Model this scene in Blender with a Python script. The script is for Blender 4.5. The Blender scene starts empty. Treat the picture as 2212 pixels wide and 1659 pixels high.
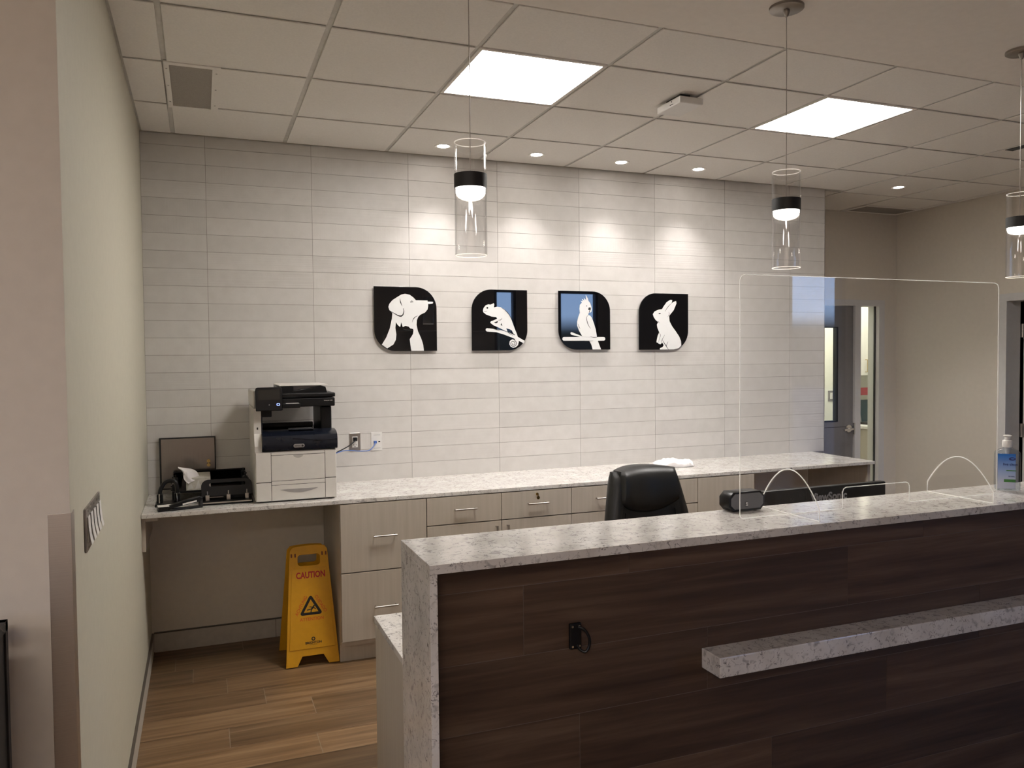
import bpy, bmesh, math, random
from mathutils import Matrix, Vector, noise as mnoise
random.seed(7)
SC = bpy.context.scene
COL = SC.collection

# ------------------------------------------------------------------ camera
cam = bpy.data.objects.new('camera', bpy.data.cameras.new('camera'))
COL.objects.link(cam)
yaw, pitch, roll = 0.3716, -0.0340, -0.0095
sa, ca, sb, cb = math.sin(yaw), math.cos(yaw), math.sin(pitch), math.cos(pitch)
fwd = Vector((sa*cb, ca*cb, sb)); rt = Vector((ca, -sa, 0)); up = rt.cross(fwd)
rr = rt*math.cos(roll) + up*math.sin(roll); uu = -rt*math.sin(roll) + up*math.cos(roll)
M = Matrix(((rr.x, uu.x, -fwd.x, -0.049), (rr.y, uu.y, -fwd.y, -4.9423), (rr.z, uu.z, -fwd.z, 1.6662), (0, 0, 0, 1)))
cam.matrix_world = M
cam.data.sensor_width = 36.0
cam.data.lens = 1724.54/2212*36.0
cam.data.clip_start = 0.02
SC.camera = cam

# ------------------------------------------------------------------ world (dusk sky) and exposure
W = bpy.data.worlds.new('dusk'); SC.world = W; W.use_nodes = True
wn = W.node_tree.nodes; wl = W.node_tree.links
bg = wn['Background']
tc = wn.new('ShaderNodeTexCoord'); sx = wn.new('ShaderNodeSeparateXYZ'); rp = wn.new('ShaderNodeValToRGB')
wl.new(tc.outputs['Generated'], sx.inputs[0]); wl.new(sx.outputs['Z'], rp.inputs[0]); wl.new(rp.outputs[0], bg.inputs['Color'])
e = rp.color_ramp.elements
e[0].position = 0.0; e[0].color = (0.01, 0.012, 0.016, 1)
e[1].position = 0.9; e[1].color = (0.08, 0.20, 0.66, 1)
k = e.new(0.03); k.color = (0.02, 0.025, 0.03, 1)
k = e.new(0.05); k.color = (0.42, 0.60, 1.0, 1)
k = e.new(0.35); k.color = (0.16, 0.36, 0.95, 1)
bg.inputs['Strength'].default_value = 8.0
SC.view_settings.view_transform = 'Standard'
SC.view_settings.look = 'None'
SC.view_settings.gamma = 1.0
SC.view_settings.use_curve_mapping = False
SC.view_settings.exposure = 0.0
PANEL_L = 39.0      # led ceiling panels
SPOT_W = 34.0      # recessed spots
DISC_L = 40.0
PEND_L = 22.0
INNER_L = 25.0
FRONT_L = 22.0    # added fill lights over the unseen waiting area

# ------------------------------------------------------------------ helpers
def tag(o, label=None, cat=None, group=None, kind=None):
    if label: o['label'] = label
    if cat: o['category'] = cat
    if group: o['group'] = group
    if kind: o['kind'] = kind
    return o

ROOTM = {}
def thing(name, label, cat, loc=(0, 0, 0), rotz=0.0, group=None, kind=None):
    o = bpy.data.objects.new(name, None); COL.objects.link(o)
    o.empty_display_size = 0.05
    o.location = loc; o.rotation_euler = (0, 0, rotz)
    ROOTM[o.name] = Matrix.Translation(loc) @ Matrix.Rotation(rotz, 4, 'Z')
    return tag(o, label, cat, group, kind)

def obj(name, bm, mat, parent=None, local=False, smooth=False, label=None):
    """link a bmesh as ONE mesh object; vertices are given in world space unless local"""
    if parent is not None:
        m = ROOTM[parent.name]
        if not local: bm.transform(m.inverted())
    bmesh.ops.recalc_face_normals(bm, faces=bm.faces[:])
    me = bpy.data.meshes.new(name); bm.to_mesh(me); bm.free()
    for mm in (mat if isinstance(mat, (list, tuple)) else [mat]): me.materials.append(mm)
    if smooth:
        for p in me.polygons: p.use_smooth = True
        try: me.set_sharp_from_angle(angle=math.radians(40))
        except Exception: pass
    o = bpy.data.objects.new(name, me); COL.objects.link(o)
    if parent is not None:
        o.parent = parent; ROOTM[o.name] = ROOTM[parent.name]
    else:
        ROOTM[o.name] = Matrix.Identity(4)
    if label: o['label'] = label
    return o

def struct(name, bm, mat, parent=None, smooth=False):
    o = obj(name, bm, mat, parent, smooth=smooth)
    if parent is None: o['kind'] = 'structure'
    return o

def B(): return bmesh.new()

def box(bm, x0, x1, y0, y1, z0, z1, bev=0.0, mi=0, mat=None, seg=2):
    t = bmesh.new()
    bmesh.ops.create_cube(t, size=1.0, matrix=Matrix.Translation(((x0+x1)/2, (y0+y1)/2, (z0+z1)/2)) @ Matrix.Diagonal((abs(x1-x0), abs(y1-y0), abs(z1-z0), 1)))
    if bev > 0:
        bmesh.ops.bevel(t, geom=t.edges[:], offset=bev, segments=seg, affect='EDGES', profile=0.5)
    if mat is not None: t.transform(mat)
    merge(bm, t, mi)
    return bm

def merge(bm, t, mi=0):
    vm = {}
    for v in t.verts: vm[v] = bm.verts.new(v.co)
    for f in t.faces:
        try:
            nf = bm.faces.new([vm[v] for v in f.verts]); nf.material_index = mi; nf.smooth = f.smooth
        except ValueError: pass
    t.free()

def cyl(bm, p0, p1, r0, r1=None, n=24, mi=0, cap=True):
    r1 = r0 if r1 is None else r1
    p0 = Vector(p0); p1 = Vector(p1); d = p1-p0
    t = bmesh.new()
    bmesh.ops.create_cone(t, cap_ends=cap, segments=n, radius1=r0, radius2=r1, depth=d.length,
        matrix=Matrix.Translation((p0+p1)/2) @ d.to_track_quat('Z', 'Y').to_matrix().to_4x4())
    merge(bm, t, mi); return bm

def sphere(bm, c, r, sx=1, sy=1, sz=1, n=16, mi=0):
    t = bmesh.new()
    bmesh.ops.create_uvsphere(t, u_segments=n, v_segments=n//2+2, radius=r, matrix=Matrix.Translation(c) @ Matrix.Diagonal((sx, sy, sz, 1)))
    merge(bm, t, mi); return bm

def lathe(bm, c, prof, n=32, sx=1, sy=1, closed=False):
    """prof: list of (r, z); closed joins last to first"""
    rings = []
    for r, z in prof:
        if r < 1e-6: rings.append([bm.verts.new((c[0], c[1], c[2]+z))])
        else: rings.append([bm.verts.new((c[0]+sx*r*math.cos(2*math.pi*i/n), c[1]+sy*r*math.sin(2*math.pi*i/n), c[2]+z)) for i in range(n)])
    prs = list(zip(rings[:-1], rings[1:]))
    if closed: prs.append((rings[-1], rings[0]))
    for a, b in prs:
        if len(a) == 1 and len(b) == 1: continue
        for i in range(n):
            j = (i+1) % n
            if len(a) == 1: bm.faces.new((a[0], b[i], b[j]))
            elif len(b) == 1: bm.faces.new((a[i], b[0], a[j]))
            else: bm.faces.new((a[i], a[j], b[j], b[i]))
    return bm

def tube(bm, pts, r, n=8, mi=0, cyc=False):
    pts = [Vector(p) for p in pts]; N = len(pts); rings = []
    rf = r if callable(r) else (lambda t: r)
    prev = None
    for i, p in enumerate(pts):
        if cyc: d = pts[(i+1) % N]-pts[i-1]
        else: d = pts[min(i+1, N-1)]-pts[max(i-1, 0)]
        d.normalize()
        if prev is None:
            a = d.orthogonal().normalized()
        else:
            a = (prev - d*prev.dot(d)).normalized()
        prev = a; b = d.cross(a); rad = rf(i/(N-1))
        rings.append([bm.verts.new(p+rad*(a*math.cos(2*math.pi*k/n)+b*math.sin(2*math.pi*k/n))) for k in range(n)])
    seq = list(zip(rings[:-1], rings[1:])) + ([(rings[-1], rings[0])] if cyc else [])
    for a, b in seq:
        for k in range(n):
            f = bm.faces.new((a[k], a[(k+1) % n], b[(k+1) % n], b[k])); f.material_index = mi
    if not cyc:
        f = bm.faces.new(rings[0]); f.material_index = mi
        f = bm.faces.new(rings[-1][::-1]); f.material_index = mi
    return bm

def spline(pts, n=8, cyc=False):
    """Catmull-Rom through points (any dimension)"""
    P = [Vector(p) for p in pts]; out = []; N = len(P)
    for i in range(N if cyc else N-1):
        if cyc: a, b, c, d = P[i-1], P[i], P[(i+1) % N], P[(i+2) % N]
        else: a, b, c, d = P[max(i-1, 0)], P[i], P[i+1], P[min(i+2, N-1)]
        for k in range(n):
            t = k/n
            out.append(0.5*((2*b)+(c-a)*t+(2*a-5*b+4*c-d)*t*t+(3*b-a-3*c+d)*t**3))
    if not cyc: out.append(P[-1])
    return out

def eval_curve(cu):
    o = bpy.data.objects.new('tmp', cu); COL.objects.link(o)
    dg = bpy.context.evaluated_depsgraph_get(); dg.update()
    me = bpy.data.meshes.new_from_object(o.evaluated_get(dg))
    bm = bmesh.new(); bm.from_mesh(me)
    bpy.data.objects.remove(o); bpy.data.meshes.remove(me); bpy.data.curves.remove(cu)
    return bm

def shape2d(loops, depth, bev=0.0):
    """filled 2D shape with holes; lies in local XY, thickness 0..depth along Z"""
    cu = bpy.data.curves.new('s', 'CURVE'); cu.dimensions = '2D'; cu.fill_mode = 'BOTH'
    cu.extrude = max(depth/2-bev, 0); cu.bevel_depth = bev; cu.bevel_resolution = 1
    if bev > 0: cu.offset = -bev
    for L in loops:
        s = cu.splines.new('POLY'); s.points.add(len(L)-1); s.use_cyclic_u = True
        for p, q in zip(s.points, L): p.co = (q[0], q[1], 0, 1)
    bm = eval_curve(cu)
    bmesh.ops.translate(bm, verts=bm.verts[:], vec=(0, 0, depth/2))
    bmesh.ops.remove_doubles(bm, verts=bm.verts[:], dist=1e-6)
    return bm

def text2d(s, size, depth=0.0006, align='CENTER', xscale=1.0, bold=0.0):
    cu = bpy.data.curves.new('t', 'FONT'); cu.body = s; cu.size = size; cu.align_x = align; cu.align_y = 'CENTER'
    cu.extrude = depth/2; cu.offset = bold; cu.resolution_u = 3
    bm = eval_curve(cu)
    bmesh.ops.scale(bm, verts=bm.verts[:], vec=(xscale, 1, 1))
    return bm

def rrect(x0, x1, y0, y1, r, n=6):
    """rounded rectangle loop; r scalar or (bl, br, tr, tl)"""
    if not isinstance(r, (tuple, list)): r = (r,)*4
    out = []
    for (cx, cy, a0, rad) in ((x0, y0, 180, r[0]), (x1, y0, 270, r[1]), (x1, y1, 0, r[2]), (x0, y1, 90, r[3])):
        if rad <= 0: out.append((cx, cy)); continue
        ox = cx + rad if cx == x0 else cx - rad; oy = cy + rad if cy == y0 else cy - rad
        for i in range(n+1):
            a = math.radians(a0 + 90*i/n); out.append((ox+rad*math.cos(a), oy+rad*math.sin(a)))
    return out

# plane frames: local XY of a 2D shape -> world
def on_y(x, y, z):      # shape faces -Y (towards the camera side); local X -> X, local Y -> Z, thickness -> -Y
    return Matrix(((1, 0, 0, x), (0, 0, -1, y), (0, 1, 0, z), (0, 0, 0, 1)))
def on_x(x, y, z):      # local X -> -Y ... faces +X ; local Y -> Z
    return Matrix(((0, 0, 1, x), (1, 0, 0, y), (0, 1, 0, z), (0, 0, 0, 1)))
def on_z(x, y, z): return Matrix.Translation((x, y, z))
def xf(bm, m): bm.transform(m); return bm

def strip(pts, w, depth=0.0004):
    """tapering flat stroke along 2D points: w = (start, mid, end) widths"""
    P = [Vector((p[0], p[1])) for p in pts]; L = []; R = []; N = len(P)
    for i, p in enumerate(P):
        d = (P[min(i+1, N-1)]-P[max(i-1, 0)]).normalized(); nn = Vector((-d.y, d.x)); t = i/(N-1)
        ww = w[0]+(w[1]-w[0])*min(1, 2*t) if t < .5 else w[1]+(w[2]-w[1])*(2*t-1)
        L.append(p+nn*ww/2); R.append(p-nn*ww/2)
    bm = bmesh.new()
    rows = []
    for l, r in zip(L, R):
        rows.append([bm.verts.new((l.x, l.y, 0)), bm.verts.new((r.x, r.y, 0)), bm.verts.new((r.x, r.y, depth)), bm.verts.new((l.x, l.y, depth))])
    for a, b in zip(rows[:-1], rows[1:]):
        for k in range(4): bm.faces.new((a[k], a[(k+1) % 4], b[(k+1) % 4], b[k]))
    bm.faces.new(rows[0]); bm.faces.new(rows[-1][::-1])
    return bm

def set_rnd(o, vals):
    """per-face float colour attribute 'rnd'"""
    me = o.data
    a = me.color_attributes.new('rnd', 'FLOAT_COLOR', 'CORNER')
    for p in me.polygons:
        c = vals[p.index]
        for li in p.loop_indices: a.data[li].color = (c[0], c[1], c[2], 1)

# ------------------------------------------------------------------ materials
def nm(name):
    m = bpy.data.materials.new(name); m.use_nodes = True
    return m, m.node_tree.nodes, m.node_tree.links, m.node_tree.nodes['Principled BSDF']
def N(nodes, t, **kw):
    n = nodes.new(t)
    for k_, v in kw.items(): setattr(n, k_, v)
    return n
def ramp(nodes, stops, interp='LINEAR'):
    r = nodes.new('ShaderNodeValToRGB'); r.color_ramp.interpolation = interp
    el = r.color_ramp.elements
    el[0].position, el[0].color = stops[0][0], (*stops[0][1], 1)
    el[1].position, el[1].color = stops[-1][0], (*stops[-1][1], 1)
    for p, c in stops[1:-1]:
        q = el.new(p); q.color = (*c, 1)
    return r
def mixc(nodes, links, fac, a, b, mode='MIX'):
    m = nodes.new('ShaderNodeMix'); m.data_type = 'RGBA'; m.blend_type = mode
    for sock, v in ((0, fac), (6, a), (7, b)):
        if isinstance(v, bpy.types.NodeSocket): links.new(v, m.inputs[sock])
        elif sock == 0: m.inputs[0].default_value = v
        else: m.inputs[sock].default_value = (*v, 1)
    return m.outputs[2]
def math_(nodes, links, op, a, b=None):
    m = nodes.new('ShaderNodeMath'); m.operation = op
    for i, v in enumerate((a, b)):
        if v is None: continue
        if isinstance(v, bpy.types.NodeSocket): links.new(v, m.inputs[i])
        else: m.inputs[i].default_value = v
    return m.outputs[0]

def plain(name, col, rough=0.5, metal=0.0, var=0.06, scale=30.0, bump=0.0, bscale=200.0, coat=0.0, spec=0.5):
    """simple procedural material: slight noise variation of the colour plus optional bump"""
    m, n, l, p = nm(name)
    t = N(n, 'ShaderNodeTexCoord'); z = N(n, 'ShaderNodeTexNoise'); z.inputs['Scale'].default_value = scale; z.inputs['Detail'].default_value = 3
    l.new(t.outputs['Object'], z.inputs['Vector'])
    r = ramp(n, [(0.3, tuple(c*(1-var) for c in col)), (0.7, tuple(min(1, c*(1+var)) for c in col))])
    l.new(z.outputs['Fac'], r.inputs[0]); l.new(r.outputs[0], p.inputs['Base Color'])
    p.inputs['Roughness'].default_value = rough; p.inputs['Metallic'].default_value = metal
    p.inputs['Specular IOR Level'].default_value = spec
    if coat: p.inputs['Coat Weight'].default_value = coat
    if bump:
        z2 = N(n, 'ShaderNodeTexNoise'); z2.inputs['Scale'].default_value = bscale; l.new(t.outputs['Object'], z2.inputs['Vector'])
        b = N(n, 'ShaderNodeBump'); b.inputs['Strength'].default_value = bump; b.inputs['Distance'].default_value = 0.002
        l.new(z2.outputs['Fac'], b.inputs['Height']); l.new(b.outputs[0], p.inputs['Normal'])
    return m

def emis(name, col, s):
    m, n, l, p = nm(name)
    p.inputs['Base Color'].default_value = (0.8, 0.8, 0.8, 1)
    p.inputs['Emission Color'].default_value = (*col, 1); p.inputs['Emission Strength'].default_value = s
    return m

def clear(name, tint=(1, 1, 1), ior=1.49, rough=0.0, boost=1.0):
    """thin clear sheet: Fresnel mix of see-through and mirror"""
    m, n, l, p = nm(name); n.remove(p)
    out = n['Material Output']
    tr = N(n, 'ShaderNodeBsdfTransparent'); tr.inputs[0].default_value = (*tint, 1)
    gl = N(n, 'ShaderNodeBsdfGlossy'); gl.inputs['Roughness'].default_value = rough
    lw = N(n, 'ShaderNodeLayerWeight'); lw.inputs[0].default_value = 0.5
    mx = N(n, 'ShaderNodeMixShader'); f0 = ((ior-1)/(ior+1))**2*boost
    f = math_(n, l, 'ADD', math_(n, l, 'MULTIPLY', math_(n, l, 'POWER', lw.outputs['Facing'], 5.0), 1-f0), f0)
    l.new(f, mx.inputs[0]); l.new(tr.outputs[0], mx.inputs[1]); l.new(gl.outputs[0], mx.inputs[2]); l.new(mx.outputs[0], out.inputs[0])
    return m

def frosty(name, col=(0.85, 0.87, 0.88), t=0.45):
    """cut acrylic / glass edge: scatters the light it carries"""
    m, n, l, p = nm(name); n.remove(p); out = n['Material Output']
    tr = N(n, 'ShaderNodeBsdfTransparent'); d = N(n, 'ShaderNodeBsdfTranslucent'); d.inputs[0].default_value = (*col, 1)
    d2 = N(n, 'ShaderNodeBsdfDiffuse'); d2.inputs[0].default_value = (*col, 1)
    a = N(n, 'ShaderNodeAddShader'); l.new(d.outputs[0], a.inputs[0]); l.new(d2.outputs[0], a.inputs[1])
    mx = N(n, 'ShaderNodeMixShader'); mx.inputs[0].default_value = 1-t
    l.new(tr.outputs[0], mx.inputs[1]); l.new(a.outputs[0], mx.inputs[2]); l.new(mx.outputs[0], out.inputs[0])
    return m

def stone_mat():
    m, n, l, p = nm('quartz_stone')
    t = N(n, 'ShaderNodeTexCoord')
    base = N(n, 'ShaderNodeTexNoise'); base.inputs['Scale'].default_value = 9; base.inputs['Detail'].default_value = 4
    l.new(t.outputs['Object'], base.inputs['Vector'])
    rb = ramp(n, [(0.3, (0.58, 0.55, 0.51)), (0.55, (0.67, 0.645, 0.61)), (0.75, (0.73, 0.71, 0.68))])
    l.new(base.outputs['Fac'], rb.inputs[0])
    # wisps: strongly distorted fine noise, thresholded thin
    w = N(n, 'ShaderNodeTexNoise'); w.inputs['Scale'].default_value = 38; w.inputs['Detail'].default_value = 4; w.inputs['Distortion'].default_value = 0.9
    l.new(t.outputs['Object'], w.inputs['Vector'])
    rw = ramp(n, [(0.478, (0, 0, 0)), (0.5, (1, 1, 1)), (0.522, (0, 0, 0))])
    l.new(w.outputs['Fac'], rw.inputs[0])
    msk = N(n, 'ShaderNodeTexNoise'); msk.inputs['Scale'].default_value = 48; msk.inputs['Detail'].default_value = 2
    l.new(t.outputs['Object'], msk.inputs['Vector'])
    rm = ramp(n, [(0.49, (0, 0, 0)), (0.57, (1, 1, 1))]); l.new(msk.outputs['Fac'], rm.inputs[0])
    f = math_(n, l, 'MULTIPLY', rw.outputs[0], rm.outputs[0])
    f = math_(n, l, 'MULTIPLY', f, 0.95)
    c1 = mixc(n, l, f, rb.outputs[0], (0.075, 0.062, 0.065))
    # soft grey clouds
    g = N(n, 'ShaderNodeTexNoise'); g.inputs['Scale'].default_value = 40; g.inputs['Detail'].default_value = 5; g.inputs['Distortion'].default_value = 0.8
    l.new(t.outputs['Object'], g.inputs['Vector'])
    rg = ramp(n, [(0.55, (0, 0, 0)), (0.70, (0.7, 0.7, 0.7))]); l.new(g.outputs['Fac'], rg.inputs[0])
    c2 = mixc(n, l, rg.outputs[0], c1, (0.26, 0.24, 0.23))
    l.new(c2, p.inputs['Base Color']); p.inputs['Roughness'].default_value = 0.12
    return m

def wood_mat(name, dark, mid, light, rough=0.4, gs=1.0, pv=0.95):
    """wood-look plank tile; per-plank variation from the 'rnd' attribute"""
    m, n, l, p = nm(name)
    t = N(n, 'ShaderNodeTexCoord'); a = N(n, 'ShaderNodeVertexColor'); a.layer_name = 'rnd'
    sp = N(n, 'ShaderNodeSeparateColor'); l.new(a.outputs[0], sp.inputs[0])
    mp = N(n, 'ShaderNodeMapping'); mp.inputs['Scale'].default_value = (1.3*gs, 26*gs, 26*gs)
    off = N(n, 'ShaderNodeCombineXYZ')
    l.new(math_(n, l, 'MULTIPLY', sp.outputs[0], 37.0), off.inputs[0]); l.new(math_(n, l, 'MULTIPLY', sp.outputs[1], 53.0), off.inputs[1])
    l.new(t.outputs['Object'], mp.inputs['Vector']); l.new(off.outputs[0], mp.inputs['Location'])
    z = N(n, 'ShaderNodeTexNoise'); z.inputs['Scale'].default_value = 1.0; z.inputs['Detail'].default_value = 5; z.inputs['Roughness'].default_value = 0.6; z.inputs['Distortion'].default_value = 0.4
    l.new(mp.outputs[0], z.inputs['Vector'])
    r = ramp(n, [(0.25, dark), (0.5, mid), (0.75, light)]); l.new(z.outputs['Fac'], r.inputs[0])
    mp2 = N(n, 'ShaderNodeMapping'); mp2.inputs['Scale'].default_value = (0.7, 5, 5); l.new(t.outputs['Object'], mp2.inputs['Vector']); l.new(off.outputs[0], mp2.inputs['Location'])
    z2 = N(n, 'ShaderNodeTexNoise'); z2.inputs['Scale'].default_value = 1.0; l.new(mp2.outputs[0], z2.inputs['Vector'])
    k_ = math_(n, l, 'ADD', math_(n, l, 'MULTIPLY', sp.outputs[2], pv), math_(n, l, 'MULTIPLY', z2.outputs['Fac'], 0.5))
    k_ = math_(n, l, 'ADD', k_, 0.75-pv/2)
    hs = N(n, 'ShaderNodeHueSaturation'); l.new(r.outputs[0], hs.inputs['Color']); l.new(k_, hs.inputs['Value'])
    l.new(hs.outputs[0], p.inputs['Base Color']); p.inputs['Roughness'].default_value = rough
    b = N(n, 'ShaderNodeBump'); b.inputs['Strength'].default_value = 0.08; b.inputs['Distance'].default_value = 0.001
    l.new(z.outputs['Fac'], b.inputs['Height']); l.new(b.outputs[0], p.inputs['Normal'])
    return m

def tile_mat():
    m, n, l, p = nm('ceramic_wall_tile')
    t = N(n, 'ShaderNodeTexCoord'); a = N(n, 'ShaderNodeVertexColor'); a.layer_name = 'rnd'
    sp = N(n, 'ShaderNodeSeparateColor'); l.new(a.outputs[0], sp.inputs[0])
    z = N(n, 'ShaderNodeTexNoise'); z.inputs['Scale'].default_value = 14; z.inputs['Detail'].default_value = 6; l.new(t.outputs['Object'], z.inputs['Vector'])
    r = ramp(n, [(0.3, (0.575, 0.55, 0.52)), (0.7, (0.62, 0.595, 0.565))]); l.new(z.outputs['Fac'], r.inputs[0])
    hs = N(n, 'ShaderNodeHueSaturation'); l.new(r.outputs[0], hs.inputs['Color'])
    l.new(math_(n, l, 'ADD', math_(n, l, 'MULTIPLY', sp.outputs[0], 0.09), 0.955), hs.inputs['Value'])
    l.new(hs.outputs[0], p.inputs['Base Color']); p.inputs['Roughness'].default_value = 0.42
    # horizontal ribs
    mp = N(n, 'ShaderNodeMapping'); mp.inputs['Scale'].default_value = (0.4, 1, 90); l.new(t.outputs['Object'], mp.inputs['Vector'])
    zr = N(n, 'ShaderNodeTexNoise'); zr.inputs['Scale'].default_value = 1.0; zr.inputs['Detail'].default_value = 1; l.new(mp.outputs[0], zr.inputs['Vector'])
    isr = math_(n, l, 'LESS_THAN', sp.outputs[1], 0.26)
    # vertical hatch
    mp2 = N(n, 'ShaderNodeMapping'); mp2.inputs['Scale'].default_value = (160, 1, 3); l.new(t.outputs['Object'], mp2.inputs['Vector'])
    zh = N(n, 'ShaderNodeTexNoise'); zh.inputs['Scale'].default_value = 1.0; zh.inputs['Detail'].default_value = 1; l.new(mp2.outputs[0], zh.inputs['Vector'])
    ish = math_(n, l, 'GREATER_THAN', sp.outputs[1], 0.66)
    fine = N(n, 'ShaderNodeTexNoise'); fine.inputs['Scale'].default_value = 120; fine.inputs['Detail'].default_value = 3; l.new(t.outputs['Object'], fine.inputs['Vector'])
    h = math_(n, l, 'ADD', math_(n, l, 'MULTIPLY', zr.outputs['Fac'], math_(n, l, 'MULTIPLY', isr, 3.0)), math_(n, l, 'MULTIPLY', zh.outputs['Fac'], math_(n, l, 'MULTIPLY', ish, 0.8)))
    h = math_(n, l, 'ADD', h, math_(n, l, 'MULTIPLY', fine.outputs['Fac'], 0.5))
    b = N(n, 'ShaderNodeBump'); b.inputs['Strength'].default_value = 0.35; b.inputs['Distance'].default_value = 0.0012
    l.new(h, b.inputs['Height']); l.new(b.outputs[0], p.inputs['Normal'])
    return m

def laminate_mat():
    m, n, l, p = nm('pale_laminate')
    t = N(n, 'ShaderNodeTexCoord'); mp = N(n, 'ShaderNodeMapping'); mp.inputs['Scale'].default_value = (60, 60, 2.2); l.new(t.outputs['Object'], mp.inputs['Vector'])
    z = N(n, 'ShaderNodeTexNoise'); z.inputs['Scale'].default_value = 1; z.inputs['Detail'].default_value = 4; l.new(mp.outputs[0], z.inputs['Vector'])
    r = ramp(n, [(0.3, (0.435, 0.385, 0.32)), (0.7, (0.485, 0.435, 0.37))]); l.new(z.outputs['Fac'], r.inputs[0])
    l.new(r.outputs[0], p.inputs['Base Color']); p.inputs['Roughness'].default_value = 0.45
    return m

def brushed(name, col, rough=0.32, axis='x'):
    m, n, l, p = nm(name)
    t = N(n, 'ShaderNodeTexCoord'); mp = N(n, 'ShaderNodeMapping')
    mp.inputs['Scale'].default_value = (4, 4, 400) if axis == 'x' else (400, 400, 4)
    l.new(t.outputs['Object'], mp.inputs['Vector'])
    z = N(n, 'ShaderNodeTexNoise'); z.inputs['Scale'].default_value = 1; l.new(mp.outputs[0], z.inputs['Vector'])
    r = ramp(n, [(0.3, tuple(c*0.95 for c in col)), (0.7, tuple(min(1, c*1.05) for c in col))]); l.new(z.outputs['Fac'], r.inputs[0])
    l.new(r.outputs[0], p.inputs['Base Color']); p.inputs['Metallic'].default_value = 1.0; p.inputs['Roughness'].default_value = rough
    return m

STONE = stone_mat()
FLOORW = wood_mat('floor_plank_tile', (0.085, 0.046, 0.021), (0.165, 0.098, 0.048), (0.27, 0.175, 0.098))
FRONTW = wood_mat('dark_plank_tile', (0.042, 0.022, 0.012), (0.082, 0.046, 0.027), (0.15, 0.093, 0.058), rough=0.5, pv=0.6)
GROUTD = plain('dark_grout', (0.16, 0.125, 0.105), 0.9)
GROUTF = plain('floor_grout', (0.33, 0.27, 0.21), 0.9)
TILE = tile_mat()
GROUTW = plain('wall_grout', (0.27, 0.25, 0.225), 0.9)
PAINT = plain('cream_wall_paint', (0.56, 0.53, 0.43), 0.6, var=0.02, bump=0.05, bscale=350)
PAINT2 = plain('beige_wall_paint', (0.67, 0.615, 0.535), 0.6, var=0.02, bump=0.05, bscale=350)
PAINTG = plain('pale_green_paint', (0.71, 0.71, 0.64), 0.6, var=0.02)
CEILT = plain('ceiling_tile_board', (0.82, 0.79, 0.745), 0.9, var=0.03, scale=120, bump=0.15, bscale=400)
CEILG = plain('ceiling_grid_metal', (0.60, 0.58, 0.54), 0.6)
DRYW = plain('ceiling_drywall', (0.82, 0.77, 0.71), 0.8, var=0.02)
LAM = laminate_mat()
LAMEDGE = plain('laminate_edge_band', (0.45, 0.40, 0.34), 0.5)
DARKGAP = plain('dark_gap', (0.03, 0.025, 0.02), 0.9)
WHITEP = plain('white_plastic', (0.72, 0.70, 0.67), 0.4, var=0.02)
OFFW = plain('printer_white_plastic', (0.66, 0.63, 0.585), 0.38, var=0.02)
NAVY = plain('navy_black_plastic', (0.008, 0.010, 0.017), 0.25, var=0.1, spec=0.4)
BLACKP = plain('black_plastic', (0.006, 0.006, 0.0065), 0.35, var=0.1, spec=0.3)
BLACKM = plain('matt_black_metal', (0.012, 0.012, 0.012), 0.5, var=0.1)
LEATHER = plain('black_leather', (0.010, 0.010, 0.0095), 0.42, var=0.1, bump=0.25, bscale=260)
GREYMESH = plain('grey_speaker_mesh', (0.16, 0.16, 0.165), 0.6, bump=0.6, bscale=1500)
CHROME = plain('chrome', (0.75, 0.74, 0.72), 0.15, 1.0)
STEEL = brushed('brushed_steel', (0.46, 0.43, 0.41), 0.28)
PANELST = brushed('dark_stainless', (0.30, 0.275, 0.265), 0.24, 'z')
STEELV = brushed('brushed_steel_guard', (0.50, 0.46, 0.43), 0.38)
BRASS = plain('brass', (0.62, 0.45, 0.18), 0.25, 1.0)
NICKEL = brushed('satin_nickel', (0.45, 0.42, 0.39), 0.35)
CANOPY = brushed('canopy_nickel', (0.30, 0.27, 0.24), 0.38)
YELLOW = plain('yellow_plastic', (0.66, 0.33, 0.010), 0.42, var=0.04)
RED = plain('red_print', (0.42, 0.015, 0.02), 0.5)
ORANGE = plain('orange_red_print', (0.62, 0.10, 0.01), 0.5)
BLACKINK = plain('black_print', (0.008, 0.008, 0.008), 0.5)
GLOSSBLACK = plain('gloss_black_acrylic', (0.004, 0.004, 0.005), 0.015, var=0.05, spec=0.9)
WHITEART = plain('white_vinyl', (0.74, 0.74, 0.73), 0.45, var=0.01)
GREYDOOR = plain('grey_door_paint', (0.185, 0.178, 0.18), 0.4, var=0.03)
FRAMEP = plain('frame_paint', (0.62, 0.61, 0.60), 0.45, var=0.02)
DARKWOOD = plain('dark_door_veneer', (0.035, 0.028, 0.022), 0.5, var=0.2, scale=12)
CLOTH = plain('white_cloth', (0.80, 0.77, 0.76), 0.9, var=0.02, bump=0.2, bscale=500)
PAPER = plain('white_paper', (0.70, 0.68, 0.64), 0.8, var=0.02)
CARD = plain('tissue_box_card', (0.60, 0.57, 0.50), 0.7, var=0.12, scale=60)
BLUECAB = plain('blue_cable', (0.05, 0.13, 0.42), 0.4)
GREYLET = plain('grey_lettering', (0.30, 0.30, 0.31), 0.4)
VENTG = plain('vent_grey_mesh', (0.33, 0.30, 0.265), 0.8, var=0.1, scale=200)
PINK = plain('pink_paper', (0.75, 0.13, 0.17), 0.8)
GREEN = plain('green_print', (0.06, 0.22, 0.05), 0.5)
INDIGO = plain('dark_blue_print', (0.01, 0.02, 0.14), 0.5)
TRIMD = plain('dark_metal_trim', (0.09, 0.075, 0.06), 0.4)
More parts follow.
